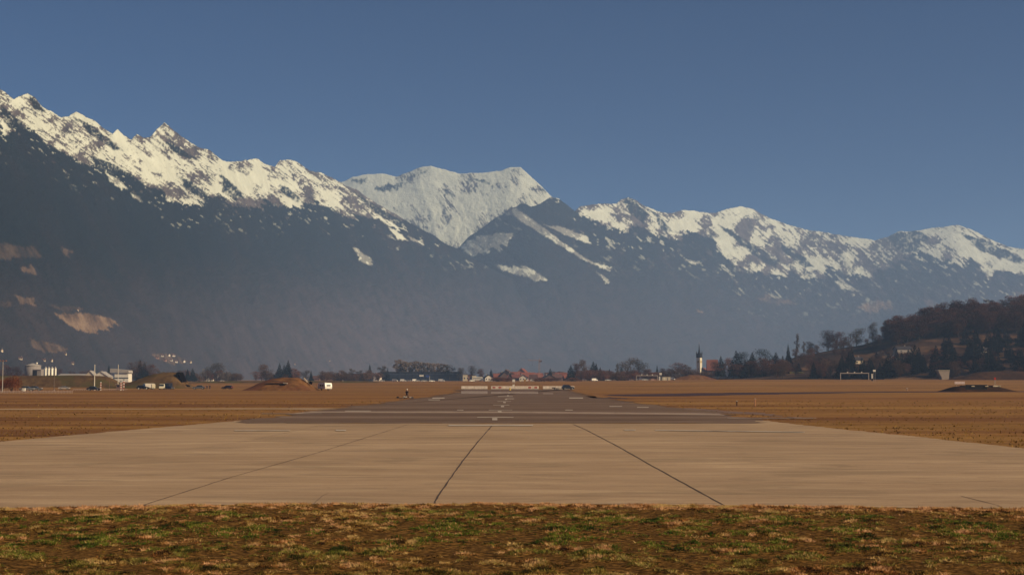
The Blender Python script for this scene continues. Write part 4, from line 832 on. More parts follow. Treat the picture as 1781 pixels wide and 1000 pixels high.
def tank():
    Y = 900; c = at(52, Y); s = Y / F; t = thing("storage_tank", c, "big round cream storage tank with a shallow conical roof beside the orange willow", "tank"); r = 13.5 * s
    h = W(52, 636, Y).z - c.z
    MB().lathe([(r, -0.4), (r, h)], (0, r, 0), 36).build("wall", WALLS["grey"], t, smoothed=True); MB().lathe([(r + 0.25, h), (r + 0.2, h + 0.25), (1.0, h + 1.6), (0.2, h + 1.7)], (0, r, 0), 36).build("roof", ROOFS["pale"], t)
    MB().lathe([(0.6, h + 1.2), (0.6, h + 2.1), (0.1, h + 2.3)], (2.8, r - 1, 0), 12).build("vent", WHITE, t)
    st = MB()
    for i in range(10): st.box(-3 + i * 0.6, -2.4 + i * 0.6, -0.5, 0.3, 0.5 + i * 0.55, 0.62 + i * 0.55)
    st.build("stair", STEEL, t)
    t2 = thing("pump_house", at(63.5, 880), "small flat-roofed concrete building with a big dark doorway in front of the cream tank", "building"); s = 880 / F; h2 = W(60, 643, 880).z - t2.location.z
    MB().box(-7.5 * s, 7.5 * s, 0, 5, -0.4, h2).build("wall", WALLS["grey"], t2); MB().box(-7 * s, 0.5 * s, -0.1, 0.1, 0, h2 - 0.5).build("door", BLACK, t2); MB().box(-7.9 * s, 7.9 * s, -0.4, 5.3, h2, h2 + 0.3).build("roof", ROOFS["pale"], t2)
tank()
for px, lab in ((79, "leftmost white silo of the row beside the tank"), (84.5, "second white silo from the left in the row"), (90, "third white silo from the left in the row"), (96, "rightmost, slimmer white silo of the row")):
    Y = 860; c = at(px, Y); t = thing("silo", c, lab, "silo", "white silos beside the tank"); s = Y / F; r = (2.5 if px < 95 else 1.6) * s; h = W(px, 640.5, Y).z - c.z
    MB().lathe([(r, -0.3), (r, h)], (0, 0, 0), 20).build("barrel", M("silo_white", (0.80, 0.74, 0.58), 0.5, 0.3, 0, 0.08), t, smoothed=True); MB().lathe([(r * 1.02, h), (r * 0.35, h + 0.8), (r * 0.3, h + 1.0)], (0, 0, 0), 20).build("cap", STEEL, t)
    MB().box(-0.06, 0.06, -r - 0.12, -r, 0.2, h).build("ladder", STEEL, t)

# ------------------------------------------------------------------ mounds and banks
def turf_mat(name, a, b, c_):
    n = NT(name, 0.95, 0.05); f = n.noise(0.35, n.coord((1, 1, 1), "World"), 6, 0.7); g = n.noise(0.09, n.coord((1, 1, 1), "World"), 4, 0.6)
    n.color(n.mix(n.ramp(g, [(0.45, 0.0), (0.58, 1.0)]), n.ramp(f, [(0.35, a), (0.65, b)]), c_)); n.bump(f, 0.6, 0.5); return n.m
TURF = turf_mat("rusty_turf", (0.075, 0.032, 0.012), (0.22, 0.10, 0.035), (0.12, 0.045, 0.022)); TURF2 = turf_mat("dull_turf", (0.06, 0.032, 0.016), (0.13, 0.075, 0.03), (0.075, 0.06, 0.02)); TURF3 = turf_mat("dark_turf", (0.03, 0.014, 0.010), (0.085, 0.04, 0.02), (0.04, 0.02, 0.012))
def mound(name, px0, px1, Y, prof, depth, mat, label, seed, cat="mound", base=0.0):
    """prof: (fraction along, height px) ; rounded front to back"""
    c, w = span(px0, px1, Y); t = thing(name, c, label, cat); nx, ny = 90, 40; u = np.linspace(0, 1, nx); v = np.linspace(-1, 1, ny)
    hp = np.interp(u, [p[0] for p in prof], [p[1] for p in prof]) * Y / F; k = np.exp(-0.5 * (np.arange(-6, 7) / 2.5) ** 2); hp = np.convolve(np.pad(hp, 6, mode='edge'), k / k.sum(), mode='valid')
    U, VV = np.meshgrid(u, v); sec = np.clip(1 - np.abs(VV) ** 2.0, 0, 1) ** 0.75
    Z = hp[None, :] * sec * (1 + 0.10 * (fbm(U * 9, VV * 3 + 5, seed, 4) - 0.5)) - 0.25
    X = (U - 0.5) * w + 0 * VV; Yv = depth * (1 + VV)
    o = link_mesh("turf", np_mesh("turf", np.stack([X, Yv, Z], -1).reshape(-1, 3), grid_faces(ny, nx), mat), t); return t, w
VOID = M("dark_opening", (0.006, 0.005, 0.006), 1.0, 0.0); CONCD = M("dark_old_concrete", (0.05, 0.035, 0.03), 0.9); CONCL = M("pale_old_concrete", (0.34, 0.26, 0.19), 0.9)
m1, w1 = mound("turf_shelter", 408, 546, 430, [(0, 0), (0.10, 5), (0.25, 15), (0.36, 21), (0.5, 24), (0.68, 24.5), (0.78, 22), (0.86, 13), (0.94, 5), (1, 0)], 11, TURF, "long rust-brown turf-covered shelter mound left of the white caravan", 5, "mound")
s = 430 / F
def slab(parent, x0, x1, y0, y1, z0, z1, tilt, mat, name):
    mb = MB(); mb.box(-(x1 - x0) / 2, (x1 - x0) / 2, y0, y1, -(z1 - z0) / 2, (z1 - z0) / 2); o = mb.build(name, mat, parent, ((x0 + x1) / 2, 0, (z0 + z1) / 2)); o.rotation_euler = (0, tilt, 0); return o
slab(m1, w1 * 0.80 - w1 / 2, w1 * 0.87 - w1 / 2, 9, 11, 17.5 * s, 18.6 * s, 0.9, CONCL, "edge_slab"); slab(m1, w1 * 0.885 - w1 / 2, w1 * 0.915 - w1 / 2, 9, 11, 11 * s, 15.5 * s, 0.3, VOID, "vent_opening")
slab(m1, w1 * 0.44 - w1 / 2, w1 * 0.62 - w1 / 2, 1.9, 3.0, 15.6 * s, 16.4 * s, 0.12, CONCD, "rim_slab"); slab(m1, w1 * 0.60 - w1 / 2, w1 * 0.65 - w1 / 2, 1.4, 3.0, 12 * s, 13.6 * s, 0.1, CONCL, "concrete_block")
m2, w2 = mound("turf_shelter", 178, 320, 520, [(0, 3), (0.12, 6), (0.25, 12), (0.40, 20), (0.55, 27), (0.70, 29), (0.84, 28), (0.90, 18), (0.96, 6), (1, 0)], 12, TURF2, "big dull-green turf mound with a slanting black opening behind the parked vans", 6, "mound")
s = 520 / F
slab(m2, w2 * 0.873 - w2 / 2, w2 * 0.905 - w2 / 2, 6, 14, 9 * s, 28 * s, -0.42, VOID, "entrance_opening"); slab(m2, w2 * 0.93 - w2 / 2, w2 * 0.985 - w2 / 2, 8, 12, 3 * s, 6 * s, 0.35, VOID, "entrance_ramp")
mound("earth_bank", -80, 205, 560, [(0, 22), (0.5, 21), (0.62, 22), (0.75, 22.5), (0.9, 21), (0.97, 10), (1, 0)], 9, TURF2, "long low olive-brown earth bank in front of the workshops", 7, "bank")
mound("earth_bank", 320, 664, 800, [(0, 2), (0.1, 4.2), (0.5, 5), (0.95, 4.4), (1, 0)], 12, TURF2, "flat grey-brown bank stretching behind the mound and the caravan", 8, "bank")
mound("earth_bank", 1166, 1254, 1000, [(0, 0), (0.2, 5), (0.4, 9), (0.65, 9), (0.85, 4), (1, 0)], 9, TURF, "small brown earth mound below the church", 9, "bank")
mound("earth_bank", 1376, 1446, 980, [(0, 15), (0.3, 14), (0.6, 9), (0.9, 3), (1, 0)], 8, TURF2, "small pale-topped bank between the dark spruces and the white gantry", 10, "bank")
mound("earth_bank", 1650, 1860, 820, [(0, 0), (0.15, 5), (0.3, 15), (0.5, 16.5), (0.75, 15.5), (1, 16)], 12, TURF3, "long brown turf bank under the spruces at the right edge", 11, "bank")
m3, w3 = mound("earth_bank", 1640, 1796, 392, [(0, 0), (0.12, 2), (0.24, 10.5), (0.4, 12), (0.62, 12), (0.74, 10), (0.88, 3), (1, 0)], 9, TURF3, "near-black shaded earth mound carrying a dark platform at the right", 12, "mound")  # mound in the darkest turf colour
# gable bunker in the hill foot
gb = thing("bunker_front", at(1642, 900), "wedge-shaped pale concrete bunker front between dark trees on the right", "bunker"); s = 900 / F
g = MB(); g.prism([(-10 * s, 16 * s), (-4 * s, 3 * s), (-4 * s, -1), (8 * s, -1), (10 * s, 15.5 * s)], 0, 6); g.build("front_wall", CONCL, gb); MB().box(-10.5 * s, 10.5 * s, -0.3, 6, 16 * s, 16.6 * s).build("coping", CREAMP, gb)

# ------------------------------------------------------------------ runway-end wall, cones, boards
def panel_wall(x0, x1, Y, label, red):
    c, w = span(x0, x1, Y); t = thing("barrier_wall", c, label, "barrier", "white barriers across the runway end"); a = w / 2; n = max(2, int(w / 2.0)); L = w / n; WP = M("barrier_white", (0.74, 0.62, 0.48), 0.6); RP = M("barrier_red", (0.40, 0.07, 0.04), 0.6)
    for i in range(n):
        x = -a + i * L; isr = i in red; MB().box(x + 0.03, x + L - 0.03, -0.22, 0.22, 0.12, 1.16, 0.03).build("panel", WP, t)
        if isr: MB().box(x + L * 0.25, x + L * 0.75, -0.235, -0.1, 0.4, 0.95).build("red_plate", RP, t)
    MB().box(-a, a, -0.3, 0.3, 0, 0.13).build("foot", CONCD, t)
Yw = 476
panel_wall(802, 848, Yw, "left section of the white barrier across the runway end", []); panel_wall(854, 937, Yw, "long middle section of the white barrier, with red plates near its ends", [0, 1, 6, 7]); panel_wall(944, 999, Yw, "right section of the white barrier, partly behind the black car", [])
def signboard(px, top, bot, Y, w, label, mat=WHITE, name="marker_board", legs=True):
    b = at(px, Y); t = thing(name, b, label, "sign"); s = Y / F; z1 = W(px, top, Y).z - b.z; z0 = W(px, bot, Y).z - b.z
    MB().box(-w / 2 * s, w / 2 * s, -0.05, 0.05, z0, z1, 0.01).build("board", mat, t)
    if legs:
        for sx in (-0.6, 0.6): MB().tube((sx * w / 2 * s, 0.1, -0.2), (sx * w / 2 * s, 0.1, z0 + (z1 - z0) * 0.5), 0.05).build("leg", STEEL, t)
    return t
signboard(893.5, 659.6, 664.2, 620, 4.6, "square white board standing behind the middle of the runway barrier")
signboard(893.2, 668.8, 671.8, 500, 3.4, "small white board just behind the runway barrier, below the square one")
signboard(1149, 648.4, 652.0, 1000, 4.2, "white board high on legs above the white cabin")
signboard(1521, 643.0, 646.2, 700, 4.6, "white box sign raised right of the long white gantry")
signboard(905.5, 660.3, 663.6, 900, 2.2, "small pale board right of the square white board", CREAMP); signboard(913, 659.6, 664, 900, 4, "ochre board below the black-gabled chalet", M("ochre_paint", (0.34, 0.18, 0.05), 0.7))
def cone_marker():
    b = P(887, 678.5); t = thing("marker_cone", b, "yellow marker cone on the centre line in front of the barrier", "cone"); YE = M("yellow_plastic", (0.55, 0.36, 0.03), 0.5)
    MB().lathe([(0.34, 0.05), (0.30, 0.1), (0.06, 0.95), (0.03, 1.0)], (0, 0, 0), 20).build("cone", YE, t, smoothed=True); MB().box(-0.42, 0.42, -0.42, 0.42, 0, 0.06, 0.02).build("base", YE, t)
cone_marker()
pr = random.Random(3)
for i in range(9): 
    px = 905 + i * 3.2; b = at(px, 560 + pr.uniform(-8, 8)); t = thing("marker_stake", b, "thin reddish stake in the row behind the barrier", "stake", "reddish stakes behind the barrier"); MB().tube((0, 0, -0.1), (0, 0, pr.uniform(0.9, 1.5)), 0.07, 0.05, 8).build("post", M("reddish_wood", (0.20, 0.07, 0.05), 0.8), t)

# ------------------------------------------------------------------ posts, masts, fence
def mast(px, top, Y, r, label, mat=STEEL, lamp=None, name="lamp_mast", py=None):
    b = at(px, Y); h = W(px, top, Y).z - b.z; t = thing(name, b, label, "mast"); MB().tube((0, 0, -0.2), (0, 0, h), r, r * 0.6, 10).build("pole", mat, t); MB().lathe([(r * 2.2, 0), (r * 2.0, 0.25), (r * 1.2, 0.3)], (0, 0, 0), 12).build("base", CONCL, t)
    if lamp == "arms":
        l = MB().box(-0.9, 0.9, -0.06, 0.06, h - 0.1, h + 0.02).build("crossarm", mat, t)
        for sx in (-0.8, 0, 0.8): MB().box(sx - 0.22, sx + 0.22, -0.25, 0.12, h - 0.05, h + 0.28, 0.04).build("floodlight", M("lamp_housing", (0.22, 0.10, 0.07), 0.6), t)
    return t
mast(4, 628, 372, 0.13, "tall pale mast with floodlights in front of the orange willow", lamp="arms", name="floodlight_mast")
mast(94, 637, 420, 0.10, "thin dark mast standing just right of the white silos", M("weathered_pole", (0.14, 0.10, 0.08), 0.7))
mast(164, 634, 440, 0.17, "thick white pole beside the dark parked car", M("white_pole", (0.66, 0.58, 0.44), 0.5)); mast(205, 634, 470, 0.13, "thinner white pole behind the small gatehouse", M("white_pole", (0.66, 0.58, 0.44), 0.5))
mast(190, 656, 480, 0.08, "short brown post between the two white poles", M("brown_wood", (0.16, 0.08, 0.05), 0.8), name="post"); mast(747, 654, 1250, 0.28, "pale mast in front of the long blue hall")
def striped(px, top, Y, label):
    b = at(px, Y); h = W(px, top, Y).z - b.z; t = thing("striped_post", b, label, "post"); n = 7
    for i in range(n): MB().box(-0.15, 0.15, -0.15, 0.15, h * i / n, h * (i + 1) / n - 0.004, 0.01).build("band", M("barrier_red2", (0.42, 0.06, 0.03), 0.6) if i % 2 else WHITE, t)
    MB().box(-0.2, 0.2, -0.2, 0.2, h, h + 0.25, 0.03).build("lamp_head", BLACK, t)
striped(175, 664, 437, "red and white striped post right of the dark parked car"); striped(210, 664, 437, "red and white striped post left of the pair by the gatehouse"); striped(215.2, 661, 445, "taller red and white striped post right of the gatehouse")
def gatehouse():
    t = thing("gatehouse", at(206, 455), "small brown box-shaped gatehouse at the foot of the thinner white pole", "hut"); MB().box(-0.9, 0.9, 0, 1.6, 0, 1.75, 0.03).build("wall", M("brown_panel", (0.20, 0.12, 0.09), 0.8), t); MB().box(-1.05, 1.05, -0.15, 1.75, 1.75, 1.88, 0.02).build("roof", STEEL, t); MB().box(-0.5, 0.3, -0.03, 0.05, 1.0, 1.5).build("window", WINM, t)
gatehouse()
def gantry(x0, x1, top, Y, label):
    c, w = span(x0, x1, Y); h = W(x0, top, Y).z - c.z; t = thing("light_gantry", c, label, "gantry", "white frame gantries along the right of the field"); GP = M("pale_gantry_steel", (0.32, 0.26, 0.21), 0.6)
    for x in (-w / 2, w / 2): MB().box(x - 0.22, x + 0.22, -0.15, 0.15, -0.2, h).build("leg", GP, t)
    MB().box(-w / 2, w / 2, -0.18, 0.18, h - 0.45, h + 0.05).build("crossbeam", GP, t)
    for k in (0.25, 0.5, 0.75): MB().box(-w / 2 + w * k - 0.3, -w / 2 + w * k + 0.3, -0.2, 0.2, h + 0.05, h + 0.6, 0.05).build("lamp", WHITE, t)
gantry(1107, 1144, 652.5, 900, "smaller white frame gantry at the field edge left of the white cabin"); gantry(1462, 1511, 648.3, 820, "larger white frame gantry at the field edge below the wooded hill")
def cabin():
    Y = 950; t = thing("field_cabin", at(1160, Y), "white flat-roofed cabin at the far field edge right of the smaller gantry", "cabin"); s = Y / F
    MB().box(-8 * s, 6 * s, 0, 4, -0.2, 6.4 * s).build("wall", CREAMP, t); MB().box(-8.5 * s, 6.5 * s, -0.3, 4.3, 6.4 * s, 7.0 * s).build("roof", DARKR, t); MB().box(-6 * s, -3 * s, -0.05, 0.1, 2.2 * s, 4.4 * s).build("window", WHITE, t); MB().box(0, 2.4 * s, -0.05, 0.1, 0, 4.6 * s).build("door", WALLS["grey"], t)
    t = thing("switch_cabinet", at(1147.5, Y), "narrow white cabinet with a black right side left of the white cabin", "cabinet"); MB().box(-1.2 * s, 0.9 * s, 0, 1, -0.1, 6.6 * s, 0.03).build("body", WHITE, t); MB().box(0.95 * s, 2.6 * s, 0, 1, -0.1, 6.6 * s, 0.03).build("side_case", BLACK, t)
    t = thing("marker_post", at(1517, 760), "black and white post below the raised box sign", "post"); s = 760 / F; MB().box(-1.2 * s, 1.2 * s, 0, 0.5, -0.1, 4 * s, 0.02).build("lower_post", BLACK, t); MB().box(-1 * s, 1 * s, 0, 0.5, 4.02 * s, 12 * s, 0.02).build("upper_post", WHITE, t)
cabin()
for px, top, bot, lab, c_ in ((1313.5, 693.5, 706, "pale orange marker post standing in the right field", (0.52, 0.24, 0.11)), (1281.5, 697.5, 705.5, "faint brown marker post left of the pale orange one", (0.11, 0.05, 0.02)), (1532, 665, 668.5, "small dark stake below the raised box sign", (0.05, 0.03, 0.02)), (1541, 665.5, 669, "reddish stake right of the small dark one", (0.16, 0.06, 0.04)), (1577.5, 675, 679, "thin pale stake in the right field before the dark mound", (0.4, 0.25, 0.15))):
    b = P(px, bot); t = thing("marker_post", b, lab, "post"); h = W(px, top, b.y).z; w = 0.09 if b.y < 250 else 0.22; MB().box(-w, w, -w, w, 0, h, 0.01).build("post", M("post_%d" % px, c_, 0.7), t); MB().box(-w * 1.05, w * 1.05, -w * 1.05, w * 1.05, h, h + 0.05).build("cap", WHITE, t)
def fence():
    Y = 352; a = at(-60, Y); b = at(128, Y); t = thing("low_fence", a, "low fence of short pale posts and a rail along the left field edge", "fence"); n = 72; GP = M("pale_fence_wood", (0.42, 0.29, 0.22), 0.8); L = b.x - a.x
    for i in range(n): MB().box(L * i / n - 0.07, L * i / n + 0.07, -0.07, 0.07, 0, 0.62 + 0.05 * (i % 3)).build("post", GP, t)
    MB().box(-0.1, L, -0.10, -0.075, 0.35, 0.47).build("rail", GP, t)
    Y = 440; a = at(128, Y); b = at(222, Y); t = thing("low_fence", a, "continuing low fence in front of the striped posts", "fence"); L = b.x - a.x
    for i in range(30): MB().box(L * i / 30 - 0.07, L * i / 30 + 0.07, -0.07, 0.07, 0, 0.5).build("post", GP, t)
    MB().box(-0.1, L, -0.10, -0.075, 0.3, 0.42).build("rail", GP, t)
fence()
def crane():
    Y = 1380; b = at(938, Y); t = thing("tower_crane", b, "pale tower crane rising above the village roofs", "crane"); CP = M("crane_paint", (0.34, 0.20, 0.13), 0.6); h = W(938, 627, Y).z - b.z; s = Y / F; mb = MB()
    for sx in (-0.6, 0.6):
        for sy in (-0.6, 0.6): mb.tube((sx, sy, 0), (sx, sy, h), 0.13, n=5)
    k = 0; z = 0
    while z < h - 1.2:
        sg = 1 if k % 2 else -1
        for q in (-0.6, 0.6): mb.tube((-0.6 * sg, q, z), (0.6 * sg, q, z + 1.2), 0.06, n=4).tube((q, -0.6 * sg, z), (q, 0.6 * sg, z + 1.2), 0.06, n=4)
        z += 1.2; k += 1
    mb.build("mast", CP, t); jb = MB(); x0, x1 = -20 * s, 5 * s
    for y, z in ((-0.5, h), (0.5, h), (0, h + 0.9)): jb.tube((x0, y, z), (x1, y, z), 0.10, n=5)
    x = x0; k = 0
    while x < x1 - 1: jb.tube((x, -0.5, h), (x + 0.7, 0, h + 0.9), 0.05, n=4).tube((x + 0.7, 0, h + 0.9), (x + 1.4, 0.5, h), 0.05, n=4); x += 1.4
    jb.build("jib", CP, t); MB().tube((0, 0, h), (0, 0, h + 3), 0.2, 0.08).build("tower_head", CP, t); MB().box(-0.1, 1.3, -1.3, -0.2, h - 1.7, h - 0.1, 0.08).build("cab", M("crane_cab", (0.16, 0.10, 0.08), 0.5), t); MB().box(x1 - 1.8, x1 - 0.3, -0.6, 0.6, h - 1.4, h - 0.05, 0.04).build("counterweight", CONCD, t)
    MB().tube((x0 * 0.6, 0, h), (x0 * 0.6, 0, h - 4), 0.05, n=4).box(x0 * 0.6 - 0.2, x0 * 0.6 + 0.2, -0.2, 0.2, h - 4.5, h - 4).build("hook", BLACK, t)
crane()

# ------------------------------------------------------------------ vehicles
GLASS = M("car_glass", (0.02, 0.024, 0.03), 0.12, 0.6)
def wheel(parent, x, y, r=0.33, wd=0.22, rim=STEEL):
    mb = MB(); mb.lathe([(r * 0.62, -wd / 2), (r * 0.93, -wd / 2), (r, -wd / 3), (r, wd / 3), (r * 0.93, wd / 2), (r * 0.62, wd / 2)], (0, 0, 0), 20); mb.v = [(a, c, b) for a, b, c in mb.v]
    o = mb.build("wheel", RUBBER, parent, (x, y, r)); m2 = MB(); m2.lathe([(r * 0.6, -wd / 2 - 0.01), (r * 0.6, wd / 2 + 0.01)], (0, 0, 0), 14); m2.v = [(a, c, b) for a, b, c in m2.v]; m2.build("rim", rim, o)
def car(px, Y, paint, label, kind="hatch", rz=0.0, group=None, tail=(0.35, 0.02, 0.015), sc_=1.0, rim=STEEL, loc=None, name="parked_car", cat="car"):
    t = thing(name, loc or at(px, Y), label, cat, group, rz); t.scale = (sc_,) * 3
    pt = M("car_paint_%s" % "_".join(str(int(c * 1000)) for c in paint), paint, 0.3, 0.6, 0.1, 0.06)
    if kind == "van": body = [(-2.3, 0.35), (-2.35, 1.0), (-2.3, 1.85), (-2.1, 1.98), (1.0, 1.98), (1.25, 1.9), (1.75, 1.15), (2.25, 0.98), (2.35, 0.6), (2.3, 0.35)]; glass = [(1.1, 1.82), (1.32, 1.84), (1.8, 1.2), (1.1, 1.2)]; roof = None
    else:
        hi = 1.72 if kind == "suv" else 1.45; bl = 1.05 if kind == "suv" else 0.92
        body = [(-2.15, 0.32), (-2.2, 0.7), (-2.12, bl), (-1.2, bl + 0.04), (0.95, bl + 0.02), (1.9, bl - 0.12), (2.15, 0.65), (2.12, 0.32)]; rear = -2.0 if kind in ("suv", "hatch") else -1.45
        glass = [(rear, bl + 0.03), (rear + 0.35, hi - 0.04), (0.2, hi - 0.03), (0.98, bl + 0.01)]; roof = [(rear + 0.32, hi - 0.045), (rear + 0.5, hi), (0.1, hi), (0.28, hi - 0.045)]
    MB().prism(body, -0.85, 0.85, [0.05, 0, 0.06, 0.08, 0.08, 0.06, 0.05, 0.08] if kind != "van" else [0.05, 0.0, 0.06, 0.14, 0.14, 0.12, 0.06, 0.06, 0.05, 0.08]).build("body", pt, t)
    if roof:
        MB().prism(glass, -0.78, 0.78, [0.02, 0.16, 0.16, 0.02]).build("glasshouse", GLASS, t); MB().prism(roof, -0.64, 0.64, [0, 0.05, 0.05, 0]).build("roof", pt, t)
    else:
        MB().prism(glass, -0.87, 0.87, [0.06] * 4).build("side_window", GLASS, t); MB().quad((1.30, -0.7, 1.86), (1.30, 0.7, 1.86), (1.80, 0.75, 1.19), (1.80, -0.75, 1.19)).build("windscreen", GLASS, t)
    for x in (-1.35, 1.35):
        for y in (-0.76, 0.76): wheel(t, x, y, rim=rim)
    for y in (-0.6, 0.6):
        MB().box(2.08, 2.19, y - 0.16, y + 0.16, 0.62, 0.78, 0.02).build("headlight", M("lamp_glass", (0.7, 0.68, 0.6), 0.2, 0.6), t); MB().box(-2.22 if kind != "van" else -2.37, -2.1, y - 0.12, y + 0.12, 0.7, 0.9, 0.02).build("tail_light", M("tail_red_%d" % (tail[0] * 100), tail, 0.3), t)
    MB().box(2.1, 2.2, -0.75, 0.75, 0.32, 0.5, 0.03).box(-2.24, -2.1, -0.75, 0.75, 0.32, 0.5, 0.03).build("bumper", BLACK, t)
    return t
car(163, 432, (0.010, 0.012, 0.016), "dark blue-black car half hidden by the low fence, beside the thick white pole", "sedan", 0.1, sc_=0.95)
car(249, 478, (0.008, 0.008, 0.012), "black estate car with bright wheels in front of the dull-green mound", "hatch", 0.05, rim=M("bright_alloy", (0.8, 0.75, 0.62), 0.4))
car(257, 492, (0.55, 0.48, 0.38), "white van partly hidden behind the black estate car", "van", pi + 0.5)
car(281.5, 480, (0.72, 0.64, 0.45), "cream van seen from the front, between the black estate and the dark van", "van", -pi / 2 + 0.15, sc_=0.95)
car(291.5, 490, (0.006, 0.006, 0.009), "tall black van beside the cream van", "van", -pi / 2 - 0.1, sc_=1.08)
car(295, 478, (0.02, 0.02, 0.03), "low dark car with a bright headlamp right of the tall black van", "hatch", -0.6, sc_=0.8)
car(345.5, 480, (0.085, 0.09, 0.10), "grey car with a low bonnet alone between the two turf mounds", "sedan", pi + 0.1)
car(395, 490, (0.05, 0.016, 0.02), "dark car with red tail lights at the left foot of the long mound", "hatch", pi - 0.3, tail=(0.6, 0.06, 0.04), sc_=0.9)
car(988, 470, (0.012, 0.012, 0.020), "black off-road car parked at the right end of the runway barrier", "suv", 0.25, sc_=0.95)
def box_trailer():
    t = thing("trailer_box", at(266.5, 484), "tall beige box trailer standing behind the black estate car", "trailer", None, 0.4); MB().box(-0.6, 0.6, -0.7, 0.7, 0.35, 1.75, 0.05).build("box", CREAMP, t)
    for y in (-0.72, 0.72): wheel(t, 0, y, 0.28, 0.16)
    MB().tube((-0.6, 0, 0.45), (-1.5, 0, 0.4), 0.04).build("drawbar", BLACK, t)
    t = thing("quad_trailer", at(967, 468), "low dark flat trailer left of the black off-road car", "trailer", None, 0.1); MB().box(-1.4, 1.1, -0.6, 0.6, 0.42, 0.55, 0.02).build("deck", BLACK, t)
    for y in (-0.65, 0.65): wheel(t, -0.4, y, 0.28, 0.16); wheel(t, 0.5, y, 0.28, 0.16)
    MB().tube((1.1, 0, 0.48), (2.0, 0, 0.42), 0.05).build("drawbar", BLACK, t); MB().box(-1.4, -0.2, -0.5, 0.3, 0.55, 0.82, 0.04).build("load", M("brown_load", (0.10, 0.05, 0.04), 0.8), t)
box_trailer()
def caravan():
    t = thing("caravan", P(565, 678.6), "white caravan parked on the grass right of the long mound, bright end facing right", "caravan", None, radians(-53) + pi / 2 + pi / 2 - radians(0))
    CW = M("caravan_white", (0.78, 0.72, 0.60), 0.4, 0.4, 0, 0.06); L = 2.35; w = 1.3
    # body: rounded profile along its length
    pr_ = [(-L, 0.5), (-L - 0.08, 1.2), (-L + 0.15, 2.25), (-L + 0.5, 2.4), (L - 0.6, 2.4), (L - 0.1, 2.2), (L + 0.1, 1.3), (L, 0.5)]
    MB().prism(pr_, -w, w, [0.05, 0.02, 0.06, 0.14, 0.14, 0.06, 0.02, 0.05]).build("body", CW, t)
    for x in (-1.3, 0.1): MB().box(x, x + 0.95, -w - 0.03, -w + 0.05, 1.25, 1.85, 0.01).build("side_window", GLASS, t); MB().box(x, x + 0.95, w - 0.05, w + 0.03, 1.25, 1.85, 0.01).build("side_window", GLASS, t)
    MB().box(1.3, 1.9, -w - 0.03, -w + 0.04, 0.6, 2.1, 0.01).build("door", CW, t)
    for sx in (-1, 1): MB().box(sx * (L + 0.02) - 0.09, sx * (L + 0.02) + 0.09, -0.7, 0.7, 1.35, 1.75, 0.01).build("end_window", GLASS if sx < 0 else M("grey_blind", (0.24, 0.24, 0.2), 0.5), t)
    for y in (-w + 0.1, w - 0.1): wheel(t, 0, y, 0.32, 0.2)
    MB().tube((-L, 0.5, 0.5), (-L - 1.3, 0, 0.45), 0.05).tube((-L, -0.5, 0.5), (-L - 1.3, 0, 0.45), 0.05).tube((-L - 1.2, 0, 0), (-L - 1.2, 0, 0.6), 0.04).build("drawbar", STEEL, t)
    MB().box(-0.5, 0.3, -0.4, 0.4, 2.4, 2.55, 0.03).build("roof_hatch", M("grey_blind", (0.24, 0.24, 0.2), 0.5), t)
    return t
cv = caravan()
cv.rotation_euler = (0, 0, radians(127))
def bus():
    Y = 1260; c, w = span(823, 839, Y); t = thing("bus", c, "long white bus parked below the cream annexe", "bus"); h = W(830, 659.0, Y).z - c.z - 0.8; h = max(h, 2.9)
    MB().box(-w / 2, w / 2, -1.25, 1.25, 0.8, 0.8 + h, 0.15).build("body", WHITE, t); MB().box(-w / 2 + 0.4, w / 2 - 0.4, -1.28, -1.2, 0.8 + h * 0.42, 0.8 + h * 0.78).build("window_band", M("pale_glass", (0.3, 0.28, 0.24), 0.2, 0.5), t)
    for x in (-w / 2 + 2, w / 2 - 2.5): 
        for y in (-1.1, 1.1): wheel(t, x, y, 0.5, 0.3)
bus()
cars_far = [(701, 1380, "leftmost bright white car parked before the blue hall"), (711, 1380, "second bright white car from the left before the blue hall"), (716.5, 1380, "third bright white car from the left before the blue hall"), (721.5, 1380, "fourth bright white car from the left before the blue hall"), (726, 1380, "rightmost of the bunched white cars before the blue hall"),
            (665, 1400, "white car by the left corner of the blue hall"), (687, 1380, "pale car before the left part of the blue hall, apart from the bunch"), (738, 1150, "small white car before the mast at the blue hall"), (751, 1100, "white car just right of the mast at the blue hall"), (768, 1200, "white car under the right half of the blue hall"),
            (820.5, 1150, "white car at the left of the bus"), (934.5, 1250, "white car left of the foot of the tower crane"), (928, 1150, "pale car behind the right part of the barrier"), (993, 1250, "white car in front of the conifer clump"), (998, 1250, "second white car in front of the conifer clump"),
            (1034, 1050, "white car on the far field edge below the conifer clump"), (1058, 1050, "pale car on the far field edge right of the clump"), (1122, 1000, "white car under the smaller gantry"), (1168, 1000, "white car at the right of the white cabin"), (387, 1300, "white car before the small white house left of the mound")]
proto = None
for i, (px, Y, lab) in enumerate(cars_far):
    car(px, far(Y), (0.8, 0.74, 0.62), lab, "van" if i % 3 == 0 else "hatch", trnd.uniform(-0.5, 0.5), "white cars parked along the far field edge", sc_=1.0)
car(47, 420, (0.16, 0.15, 0.14), "grey car behind the low fence, right of the orange willow", "sedan", 0.1, sc_=1.0); car(61, 430, (0.12, 0.11, 0.10), "darker grey car behind the low fence, next to the grey one", "sedan", 0.1)
car(112, 470, (0.5, 0.42, 0.34), "low pale car behind the fence left of the thick white pole", "sedan", 0.0, sc_=0.85)
t = thing("utility_box", at(41, 405), "small white box behind the low fence at the foot of the willow", "box"); MB().box(-0.4, 0.4, 0, 0.6, 0, 0.95, 0.04).build("body", WHITE, t); MB().box(-0.45, 0.45, -0.05, 0.65, 0.95, 1.02, 0.01).build("lid", STEEL, t)
